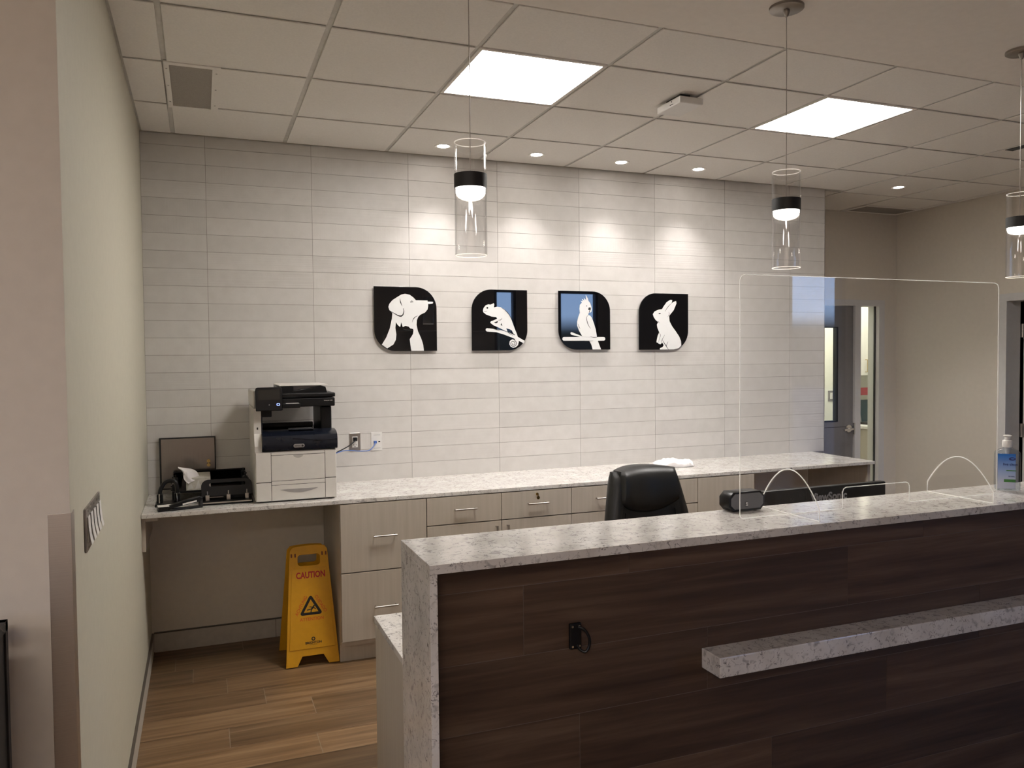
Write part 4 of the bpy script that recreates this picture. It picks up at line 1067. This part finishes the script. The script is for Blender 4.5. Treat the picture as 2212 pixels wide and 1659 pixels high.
# control panel, leaning back a little
MP = Matrix.Translation((0.285, PF+0.028, 1.4515)) @ Matrix.Rotation(math.radians(-9), 4, 'X')
bm = shape2d([rrect(-0.068, 0.068, -0.060, 0.064, (0.004, 0.004, 0.012, 0.012))], 0.022, 0.002); xf(bm, MP @ on_y(0, 0.008, 0)); cp = obj('control_panel', bm, BLACKP, pr)
bm = B(); box(bm, -0.055, 0.055, -0.0152, -0.0142, -0.004, 0.052, mat=MP); obj('touch_screen', bm, plain('screen_off', (0.02, 0.018, 0.015), 0.25), cp)
bm = shape2d([rrect(-0.0085, 0.0085, -0.0065, 0.0065, 0.004), rrect(-0.005, 0.005, -0.0035, 0.0035, 0.001)], 0.0008); xf(bm, MP @ on_y(0.046, -0.0146, -0.029)); obj('home_button', bm, BLUELED, cp, label='glowing blue home button')
bm = B(); cyl(bm, (0.0, -0.0142, -0.030), (0.0, -0.0152, -0.030), 0.003, n=12); bm.transform(MP); obj('sensor_dot', bm, GREYLET, cp)
bm = B(); box(bm, 0.353, 0.445, PF+0.003, PF+0.045, 1.404, 1.428, 0.004); ex = obj('card_shelf', bm, BLACKP, pr)
bm = B(); box(bm, 0.372, 0.438, PF+0.006, PF+0.040, 1.4282, 1.4292); obj('paper_slip', bm, PAPER, ex)

# ================================================================== DESK SUPPLIES (left end of the worktop)
# smoked letter tray
lt = thing('letter_tray', 'smoked plastic letter tray under the tissue box', 'tray', (0.0, -0.24, CT))
tx0, tx1, ty0, ty1 = -0.205, 0.180, -0.335, -0.06
bm = B(); box(bm, tx0, tx1, ty0, ty1, CT+0.052, CT+0.056, 0.001); box(bm, tx0, tx1, ty1-0.003, ty1, CT+0.056, CT+0.128); obj('tray_panel', bm, SMOKE, lt)
bm = B()
for q in ((tx0, tx1, ty1-0.004, ty1+0.001, CT+0.124, CT+0.131),): box(bm, *q, 0.001)
box(bm, tx0, tx1, ty0-0.002, ty0+0.004, CT+0.048, CT+0.060, 0.001); obj('rim', bm, BLACKP, lt)
for (qx, qy) in ((tx0+0.012, ty0+0.03), (tx1-0.012, ty0+0.03), (tx0+0.012, ty1-0.03), (tx1-0.012, ty1-0.03)):
    bm = B(); hz = 0.118 if qx > 0 else 0.098
    box(bm, qx-0.012, qx+0.012, qy-0.026, qy+0.026, CT, CT+hz, 0.002)
    for k_ in range(3): box(bm, qx-0.018 if qx < 0 else qx+0.012, qx-0.012 if qx < 0 else qx+0.018, qy-0.006, qy+0.006, CT+0.06+k_*0.02, CT+0.068+k_*0.02)
    box(bm, qx-0.003, qx+0.003, qy-0.022, qy-0.014, CT+hz, CT+hz+0.016); box(bm, qx-0.003, qx+0.003, qy+0.014, qy+0.022, CT+hz, CT+hz+0.016)
    obj('corner_post', bm, BLACKP, lt)
# tissue box on the tray
tb = thing('tissue_box', 'patterned white tissue box with a tissue pulled out, on the letter tray', 'tissue box', (-0.045, -0.27, CT+0.056))
bm = B(); box(bm, -0.135, -0.012, -0.335, -0.12, CT+0.0575, CT+0.127, 0.003); tbx = obj('carton', bm, CARD, tb)
bm = B(); P = [(-0.10, 0.0), (-0.072, 0.052), (-0.045, 0.0)]
for k_ in range(3):
    a = -0.130+k_*0.039
    s_ = shape2d([[(a, 0.004), (a+0.018, 0.056), (a+0.030, 0.010)]], 0.0006); merge(bm, xf(s_, on_y(0, -0.3355, CT+0.06)))
obj('printed_triangle', bm, plain('tissue_print', (0.72, 0.70, 0.66), 0.7), tbx)
Lc = spline([(-0.143, 0.099), (-0.158, 0.112), (-0.167, 0.130), (-0.168, 0.150), (-0.174, 0.166), (-0.194, 0.183)], 4)
Rc = spline([(-0.083, 0.1275), (-0.090, 0.130), (-0.100, 0.152), (-0.124, 0.168), (-0.154, 0.174), (-0.1935, 0.1835)], 4)
bm = B(); G = []; nv = len(Lc); nu = 14
for i in range(nv):
    t_ = i/(nv-1); row = []
    for j in range(nu):
        q = j/(nu-1); p_ = Vector(Lc[i])*(1-q)+Vector(Rc[i])*q
        y_ = -0.350+0.075*q-0.022*math.sin(q*math.pi)+0.03*t_*(1-q)+0.006*math.sin(q*9+t_*4)*(1-t_)+0.005*mnoise.noise(Vector((q*5, t_*5, 3)))
        row.append(bm.verts.new((p_.x+0.02, y_, CT+p_.y)))
    G.append(row)
for i in range(nv-1):
    for j in range(nu-1): bm.faces.new((G[i][j], G[i][j+1], G[i+1][j+1], G[i+1][j]))
ts = obj('tissue', bm, CLOTH, tb, smooth=True)
# two-hole punch
hp = thing('two_hole_punch', 'small black two-hole punch with a tall loop lever, in the left corner', 'hole punch', (-0.22, -0.40, CT))
bm = B(); box(bm, -0.285, -0.155, -0.455, -0.345, CT, CT+0.016, 0.004); obj('base', bm, BLACKP, hp)
bm = B(); tube(bm, spline([(-0.262, -0.41, CT+0.055), (-0.257, -0.40, CT+0.085), (-0.235, -0.385, CT+0.118), (-0.200, -0.382, CT+0.124), (-0.182, -0.385, CT+0.110), (-0.178, -0.39, CT+0.075), (-0.178, -0.395, CT+0.05)], 8), 0.0105, n=10); obj('lever', bm, BLACKP, hp, smooth=True)
for qx in (-0.262, -0.178):
    bm = B(); box(bm, qx-0.014, qx+0.014, -0.425, -0.375, CT+0.016, CT+0.062, 0.004); pt = obj('punch_head', bm, BLACKP, hp)
    bm = B(); cyl(bm, (qx, -0.43, CT+0.018), (qx, -0.43, CT+0.066), 0.004, n=10); obj('punch_pin', bm, CHROME, pt)
# three-hole punch
h3 = thing('three_hole_punch', 'long black three-hole punch with a bar handle, left of the printer', 'hole punch', (0.07, -0.43, CT))
bm = B(); box(bm, -0.062, 0.198, -0.505, -0.385, CT, CT+0.018, 0.006); ba = obj('base', bm, BLACKP, h3)
bm = B(); box(bm, -0.054, 0.190, -0.508, -0.503, CT+0.010, CT+0.016, 0.001); obj('front_edge', bm, NICKEL, ba)
bm = B(); box(bm, -0.055, 0.190, -0.415, -0.395, CT+0.016, CT+0.072, 0.004); obj('back_plate', bm, BLACKP, h3)
bm = shape2d([rrect(-0.128, 0.128, -0.045, 0.045, (0.008, 0.008, 0.035, 0.035)), rrect(-0.088, 0.094, 0.008, 0.026, 0.008)], 0.014, 0.002); xf(bm, Matrix.Translation((0.068, -0.425, CT+0.078)) @ Matrix.Rotation(math.radians(-14), 4, 'X') @ on_y(0, 0, 0)); obj('handle', bm, BLACKP, h3)
for qx in (-0.030, 0.075, 0.168):
    bm = B(); box(bm, qx-0.010, qx+0.010, -0.462, -0.440, CT+0.018, CT+0.046, 0.002); cyl(bm, (qx, -0.451, CT+0.046), (qx, -0.451, CT+0.066), 0.0035, n=10); obj('punch_head', bm, NICKEL, h3)
bm = B(); cyl(bm, (-0.03, -0.455, CT+0.034), (0.05, -0.455, CT+0.034), 0.002, n=8); obj('guide_rod', bm, CHROME, h3)
# stapler
st = thing('stapler', 'black stapler lying between the two hole punches and the card stack', 'stapler', (-0.14, -0.555, CT), rotz=0.28)
bm = B(); box(bm, -0.075, 0.085, -0.019, 0.019, 0, 0.010, 0.003); obj('base', bm, BLACKP, st, local=True)
bm = shape2d([[(-0.078, 0.012), (0.082, 0.034), (0.086, 0.052), (0.070, 0.060), (0.0, 0.046), (-0.070, 0.028), (-0.080, 0.020)]], 0.034, 0.004); xf(bm, on_y(0, 0.017, 0)); obj('top_arm', bm, BLACKP, st, local=True)
bm = B(); box(bm, -0.010, 0.060, -0.0188, -0.0175, 0.026, 0.034, mat=Matrix.Rotation(math.radians(-8), 4, 'Y')); obj('side_label', bm, PAPER, st, local=True)
bm = B(); box(bm, 0.072, 0.086, -0.016, 0.016, 0.010, 0.045, 0.002); obj('hinge', bm, BLACKM, st, local=True)
# stack of dark note paper
cs = thing('note_block', 'small black block of note cards with a white top sheet', 'note block', (-0.232, -0.555, CT), rotz=0.15)
bm = B()
for k_ in range(9): box(bm, -0.036+0.0012*(k_ % 3), 0.036+0.0010*(k_ % 2), -0.034, 0.034+0.0012*(k_ % 2), k_*0.0026, k_*0.0026+0.0024)
obj('card_block', bm, BLACKP, cs, local=True)
bm = B(); box(bm, -0.034, 0.034, -0.031, 0.032, 0.0235, 0.0242); obj('top_sheet', bm, PAPER, cs, local=True)

# ================================================================== CAUTION SIGN
sg = thing('caution_sign', 'yellow folding wet floor sign standing on the floor under the worktop', 'floor sign', (0.495, -0.39, 0))
def sign_loops():
    hb, ht, hh = 0.1425, 0.101, 0.635
    out = [(-hb, 0.0), (-0.082, 0.0), (-0.055, 0.050), (0.058, 0.050), (0.085, 0.0), (hb, 0.0)]
    out += [(ht+0.001, hh-0.02), (ht-0.012, hh-0.004)] + [(ht*0.86*(1-2*i/8), hh+0.006*(1-(1-2*i/8)**2)) for i in range(0, 9)] + [(-ht+0.012, hh-0.004), (-ht-0.001, hh-0.02)]
    hole = rrect(-0.060, 0.060, hh-0.105, hh-0.045, 0.016)
    return [out, hole]
lean = math.asin(0.128/0.635)
def place(front=True):
    if front: return Matrix.Translation((0.487, -0.545, 0.002)) @ Matrix.Rotation(-lean, 4, 'X') @ on_y(0, 0, 0)
    return Matrix.Translation((0.478, -0.245, 0.002)) @ Matrix.Rotation(lean, 4, 'X') @ on_y(0, 0, 0)
bm = shape2d(sign_loops(), 0.010, 0.002); xf(bm, place(True)); fp_ = obj('front_leaf', bm, YELLOW, sg)
bm = shape2d(sign_loops(), 0.010, 0.002); xf(bm, place(False)); obj('rear_leaf', bm, YELLOW, sg)
bm = shape2d([[(-0.122, 0.088), (0.122, 0.088), (0.094, 0.515), (-0.094, 0.515)]], 0.0045, 0.0015); xf(bm, place(True) @ Matrix.Translation((0, 0, 0.010))); ip = obj('raised_panel', bm, YELLOW, fp_)
MS = place(True) @ Matrix.Translation((0, 0, 0.0147))
def pm(b2, x, z, rot=0): return xf(b2, MS @ Matrix.Translation((x, z, 0)) @ Matrix.Rotation(rot, 4, 'Z'))
obj('warning_word', pm(text2d('CAUTION', 0.047, bold=0.0016, xscale=0.74), 0.006, 0.478), RED, ip, label='red printed word')
bm = pm(text2d('ATTENTION', 0.024, xscale=0.95, bold=0.0003), 0.003, 0.243)
merge(bm, pm(text2d('ACHTUNG', 0.024, xscale=0.95, bold=0.0003), -0.051, 0.318, math.radians(60)))
merge(bm, pm(text2d('CUIDADO', 0.024, xscale=0.95, bold=0.0003), 0.053, 0.320, math.radians(-60)))
obj('small_words', bm, ORANGE, ip, label='orange printed words')
def tri(r, c0=(0, 0)):
    P = []
    for a in (90, 210, 330):
        for d in (-60, -30, 0, 30, 60):
            P.append((c0[0]+r*math.cos(math.radians(a))+0.010*math.cos(math.radians(a+d)), c0[1]+r*math.sin(math.radians(a))+0.010*math.sin(math.radians(a+d))))
    return P
bm = pm(shape2d([tri(0.054), [(0.046*math.cos(math.radians(a)), 0.046*math.sin(math.radians(a))) for a in (90, 210, 330)]], 0.0006), 0.0, 0.302)
for a, b, w_ in (((-0.027, -0.018), (0.032, -0.018), 0.0045), ((-0.002, -0.016), (0.002, 0.004), 0.0055), ((0.002, 0.004), (0.014, 0.018), 0.009), ((-0.022, 0.002), (0.002, 0.006), 0.005), ((-0.008, 0.018), (0.010, 0.015), 0.0045), ((0.010, 0.015), (0.026, 0.004), 0.0045), ((0.014, 0.018), (0.018, 0.025), 0.008)):
    merge(bm, pm(strip([Vector(a), (Vector(a)+Vector(b))/2, Vector(b)], (w_, w_, w_), 0.0006), 0.0, 0.290))
obj('warning_triangle', bm, BLACKINK, ip, label='black triangle with a slipping figure')
bm = pm(text2d('BRIGHTON', 0.0165, xscale=1.05, bold=0.0006), 0.006, 0.118); merge(bm, pm(text2d('PROFESSIONAL', 0.0058), 0.006, 0.108))
merge(bm, pm(shape2d([circ(0, 0, 0.0105, 16), circ(0, 0, 0.005, 16)], 0.0006), 0.006, 0.138)); obj('maker_mark', bm, BLACKINK, ip)
for qx in (-0.083, 0.083):
    for k_ in (-0.010, 0.010):
        bm = xf(shape2d([rrect(-0.004, 0.004, -0.010, 0.010, 0.002)], 0.0006), MS @ Matrix.Translation((qx+k_, 0.590, -0.0045))); obj('rivet_slot', bm, plain('slot_brown', (0.16, 0.04, 0.01), 0.5), fp_)

# ================================================================== RECESS DOOR, DARK DOORWAY, BACK ROOM
dn = thing('door_1', None, None, (5.05, YR, 0), kind='structure')
bm = B()
box(bm, 5.495, SX0, YR-0.012, YR+0.12, 0, FT+0.0, 0.001); box(bm, SX1, 5.845, YR-0.012, YR+0.12, 0, FT, 0.001)
box(bm, 4.545, 5.845, YR-0.012, YR+0.12, FT, 2.155, 0.001); box(bm, 4.545, 4.598, YR-0.012, YR+0.12, 0, FT, 0.001)
obj('door_frame', bm, FRAMEP, dn)
LX0, LX1, LZ0, LZ1 = 4.80, 5.315, 1.052, 1.908
bm = B()
for q in ((DX0, LX0, 0.012, FT-0.004), (LX1, DX1-0.004, 0.012, FT-0.004), (LX0, LX1, 0.012, LZ0), (LX0, LX1, LZ1, FT-0.004)): box(bm, q[0], q[1], YR+0.010, YR+0.055, q[2], q[3])
lf = obj('door_leaf', bm, GREYDOOR, dn)
bm = B(); q = 0.018
for a in ((LX0, LX0+q, LZ0, LZ1), (LX1-q, LX1, LZ0, LZ1), (LX0, LX1, LZ0, LZ0+q*0.6), (LX0, LX1, LZ1-q*0.4, LZ1)): box(bm, a[0], a[1], YR+0.006, YR+0.050, a[2], a[3])
obj('glazing_bead', bm, BLACKM, lf)
bm = B(); box(bm, LX0+q, LX1-q, YR+0.030, YR+0.034, LZ0+q*.6, LZ1-q*.4); obj('door_pane', bm, TINTG, lf)
bm = B(); box(bm, DX0, DX1-0.004, YR+0.0085, YR+0.010, 1.000, 1.004); obj('rail_line', bm, DARKGAP, lf)
bm = B(); cyl(bm, (5.435, YR+0.010, 0.985), (5.435, YR-0.004, 0.985), 0.034, n=28); tube(bm, spline([(5.435, YR, 0.985), (5.435, YR-0.05, 0.985), (5.40, YR-0.058, 0.982), (5.33, YR-0.055, 0.978)], 6), 0.010, n=10); obj('lever_handle', bm, CHROME, lf, smooth=True)
bm = B(); box(bm, 5.488, 5.5, YR-0.0135, YR+0.008, 0.93, 1.035, 0.001); obj('strike_plate', bm, CHROME, lf)
sl = thing('window_4', None, None, (5.67, YR, 0.05), kind='structure')
bm = B(); box(bm, SX0, SX1, YR+0.045, YR+0.051, 0.05, FT); obj('sidelight_pane', bm, TINTG, sl)
bm = B(); box(bm, SX0, SX1, YR+0.02, YR+0.08, 0.0, 0.05); box(bm, SX1-0.010, SX1-0.0005, YR+0.028, YR+0.044, 0.05, FT); obj('glazing_stop', bm, BLACKM, sl)

# back room seen through the glass
rx0, rx1, ry1 = 4.60, 8.2, 1.95
bm = B(); box(bm, rx0-0.1, rx1+0.1, ry1, ry1+0.1, 0, H+0.1); struct('wall_back_room', bm, PAINTG)
bm = B(); box(bm, rx0-0.1, rx0, YR+0.12, ry1, 0, H+0.1); struct('wall_back_room_left', bm, PAINTG)
bm = B(); box(bm, rx1, rx1+0.1, YR+0.0, ry1, 0, H+0.1); struct('wall_back_room_right', bm, PAINTG)
bm = B(); box(bm, XW+0.14, rx1, YR, YR+0.12, 0, H+0.1); struct('wall_back_room_front', bm, PAINTG)
bm = B(); box(bm, rx0, rx1, YR+0.12, ry1, H, H+0.1); struct('ceiling_back_room', bm, CEILT)
t = thing('back_room_light', 'ceiling light of the small room behind the grey door', 'ceiling light', (6.1, 1.4, H))
bm = B(); box(bm, 5.5, 6.7, 1.0, 1.5, H-0.012, H-0.004); obj('diffuser', bm, INNERL, t)
bm = B(); box(bm, 5.48, 6.72, 0.98, 1.52, H-0.006, H, 0.001); obj('frame', bm, CEILT, t)
t = thing('light_switch', 'white light switch on the green wall seen through the door glass', 'light switch', (6.395, ry1, 1.205))
bm = B(); box(bm, 6.355, 6.435, ry1-0.006, ry1, 1.145, 1.262, 0.002); obj('cover_plate', bm, STEEL, t)
bm = B(); box(bm, 6.378, 6.412, ry1-0.010, ry1-0.006, 1.17, 1.237, 0.001); obj('rocker', bm, WHITEP, t)
t = thing('wall_cabinet', 'cream upper cabinet in the room beyond the sidelight', 'cabinet', (6.7, 1.78, 1.43))
bm = B(); box(bm, 6.46, 7.2, 1.64, ry1, 1.432, 2.25); obj('body', bm, WHITEP, t)
bm = B(); box(bm, 6.462, 6.592, 1.618, 1.639, 1.434, 2.248, 0.001); dd = obj('door', bm, WHITEP, t)
bm = B(); box(bm, 6.603, 7.198, 1.618, 1.639, 1.434, 2.248, 0.001); obj('door', bm, WHITEP, t)
bm = B(); tube(bm, [(6.555, 1.618, 1.60), (6.555, 1.59, 1.60), (6.555, 1.59, 1.47), (6.555, 1.618, 1.47)], 0.005, n=8); obj('handle', bm, BRASS, dd)
t = thing('lower_cabinet', 'cream drawer unit with white worktop in the room beyond the sidelight', 'cabinet', (7.0, 1.6, 0))
bm = B(); box(bm, 6.46, 8.15, 1.37, ry1-0.004, 0.002, 0.87); bd_ = obj('body', bm, LAM, t)
bm = B(); box(bm, 6.44, 8.18, 1.34, ry1-0.004, 0.872, 0.90, 0.002); obj('worktop', bm, WHITEP, t)
for z0_, z1_ in ((0.60, 0.866), (0.33, 0.595)):
    bm = B(); box(bm, 6.462, 7.0, 1.348, 1.369, z0_, z1_, 0.001); d = obj('drawer', bm, LAM, t)
    bm = B(); cyl(bm, (6.38+0.10, 1.335, (z0_+z1_)/2), (6.62, 1.335, (z0_+z1_)/2), 0.005, n=8); cyl(bm, (6.49, 1.335, (z0_+z1_)/2), (6.49, 1.349, (z0_+z1_)/2), 0.004, n=8); cyl(bm, (6.61, 1.335, (z0_+z1_)/2), (6.61, 1.349, (z0_+z1_)/2), 0.004, n=8); obj('handle', bm, NICKEL, d)
t = obj('pink_note', box(B(), 6.78, 6.93, ry1-0.002, ry1-0.0002, 1.20, 1.285), PINK); tag(t, 'pink paper note on the wall beyond the sidelight', 'note')
t = thing('wall_charger', 'black charger with a hanging cord on the wall below the pink note', 'charger', (6.88, ry1, 1.08))
bm = B(); box(bm, 6.845, 6.895, ry1-0.04, ry1-0.0002, 1.05, 1.12, 0.004); obj('adapter', bm, BLACKP, t)
bm = B(); tube(bm, spline([(6.85, ry1-0.03, 1.10), (6.80, ry1-0.05, 1.08), (6.80, ry1-0.07, 1.02), (6.86, ry1-0.1, 0.97), (6.87, ry1-0.12, 0.92)], 8), 0.004, n=8); obj('cord', bm, BLACKP, t, smooth=True)
t = thing('laptop', 'dark computer on the worktop beyond the sidelight', 'computer', (6.75, 1.65, 0.90))
bm = B(); box(bm, 6.60, 6.95, 1.50, 1.75, 0.9005, 0.925, 0.004); obj('keyboard_base', bm, BLACKP, t)
bm = B(); box(bm, -0.17, 0.17, -0.006, 0.006, 0.0, 0.24, 0.003, mat=Matrix.Translation((6.82, 1.76, 0.925)) @ Matrix.Rotation(math.radians(-12), 4, 'X')); obj('screen', bm, plain('dark_teal', (0.02, 0.05, 0.07), 0.4), t)

# dark doorway in the right wall
dd = thing('door_2', None, None, (XW, -0.86, 0), kind='structure')
bm = B(); F0, F1 = DY1, DY0
box(bm, XW-0.012, XW+0.15, DY1, DY1+0.062, 0, 2.075, 0.001); box(bm, XW-0.012, XW+0.15, DY0-0.062, DY0, 0, 2.075, 0.001); box(bm, XW-0.012, XW+0.15, DY0-0.062, DY1+0.062, 2.075, 2.135, 0.001)
obj('door_frame', bm, FRAMEP, dd)
bm = B(); box(bm, XW+0.165, XW+1.05, DY1-0.066, DY1-0.022, 0.01, 2.07, 0.001); lf = obj('door_leaf', bm, DARKWOOD, dd)
bm = B(); box(bm, XW+0.160, XW+0.1645, DY1-0.066, DY1-0.022, 0.01, 2.07); obj('leaf_edge', bm, FRAMEP, lf)
for hz in (1.84, 1.03, 0.25):
    bm = B(); box(bm, XW+0.155, XW+0.1595, DY1-0.060, DY1+0.02, hz-0.055, hz+0.055, 0.001); cyl(bm, (XW+0.157, DY1-0.012, hz-0.055), (XW+0.157, DY1-0.012, hz+0.055), 0.007, n=10); obj('hinge', bm, NICKEL, lf)
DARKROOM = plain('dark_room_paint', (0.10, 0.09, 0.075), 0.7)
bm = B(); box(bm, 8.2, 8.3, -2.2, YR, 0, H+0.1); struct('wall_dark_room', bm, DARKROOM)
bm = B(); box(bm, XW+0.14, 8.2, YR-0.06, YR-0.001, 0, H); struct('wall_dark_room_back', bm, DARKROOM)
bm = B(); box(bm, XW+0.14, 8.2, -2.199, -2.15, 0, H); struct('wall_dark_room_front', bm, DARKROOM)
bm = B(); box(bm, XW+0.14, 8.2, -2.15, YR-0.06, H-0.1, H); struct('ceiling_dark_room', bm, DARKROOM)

# ================================================================== BLACK DISPLAY STAND AT FAR LEFT
ds = thing('display_stand', 'black framed stand with a wooden top cut off at the lower left corner', 'stand', (-0.75, -3.1, 0))
a0, a1, b0_, b1_ = -1.15, -0.460, -3.32, -2.90; ztop = 1.095
bm = B()
for qx in (a0, a1-0.022):
    for qy in (b0_, b1_-0.022): box(bm, qx, qx+0.022, qy, qy+0.022, 0, ztop, 0.001)
for qz in (ztop-0.022, 0.12):
    box(bm, a0, a1, b0_, b0_+0.022, qz, qz+0.022); box(bm, a0, a1, b1_-0.022, b1_, qz, qz+0.022)
    box(bm, a0, a0+0.022, b0_, b1_, qz, qz+0.022); box(bm, a1-0.022, a1, b0_, b1_, qz, qz+0.022)
obj('frame', bm, BLACKM, ds)
bm = B(); box(bm, a0+0.023, a1-0.023, b0_+0.023, b1_-0.023, ztop-0.075, ztop-0.045, 0.002); obj('shelf_board', bm, LAMWOOD, ds)
bm = B(); box(bm, a1-0.020, a1-0.004, b0_+0.0225, b1_-0.0225, 0.1425, ztop-0.0225); obj('side_panel', bm, BLACKM, ds)
bm = B(); box(bm, a0+0.0225, a1-0.0225, b0_+0.004, b0_+0.018, 0.1425, ztop-0.08); obj('front_panel', bm, BLACKM, ds)

# the ground outside the windows
bm = B(); box(bm, -30, 30, -40, -7.2, -0.2, -0.1); struct('ground_outside', bm, plain('asphalt', (0.03, 0.03, 0.032), 0.9))
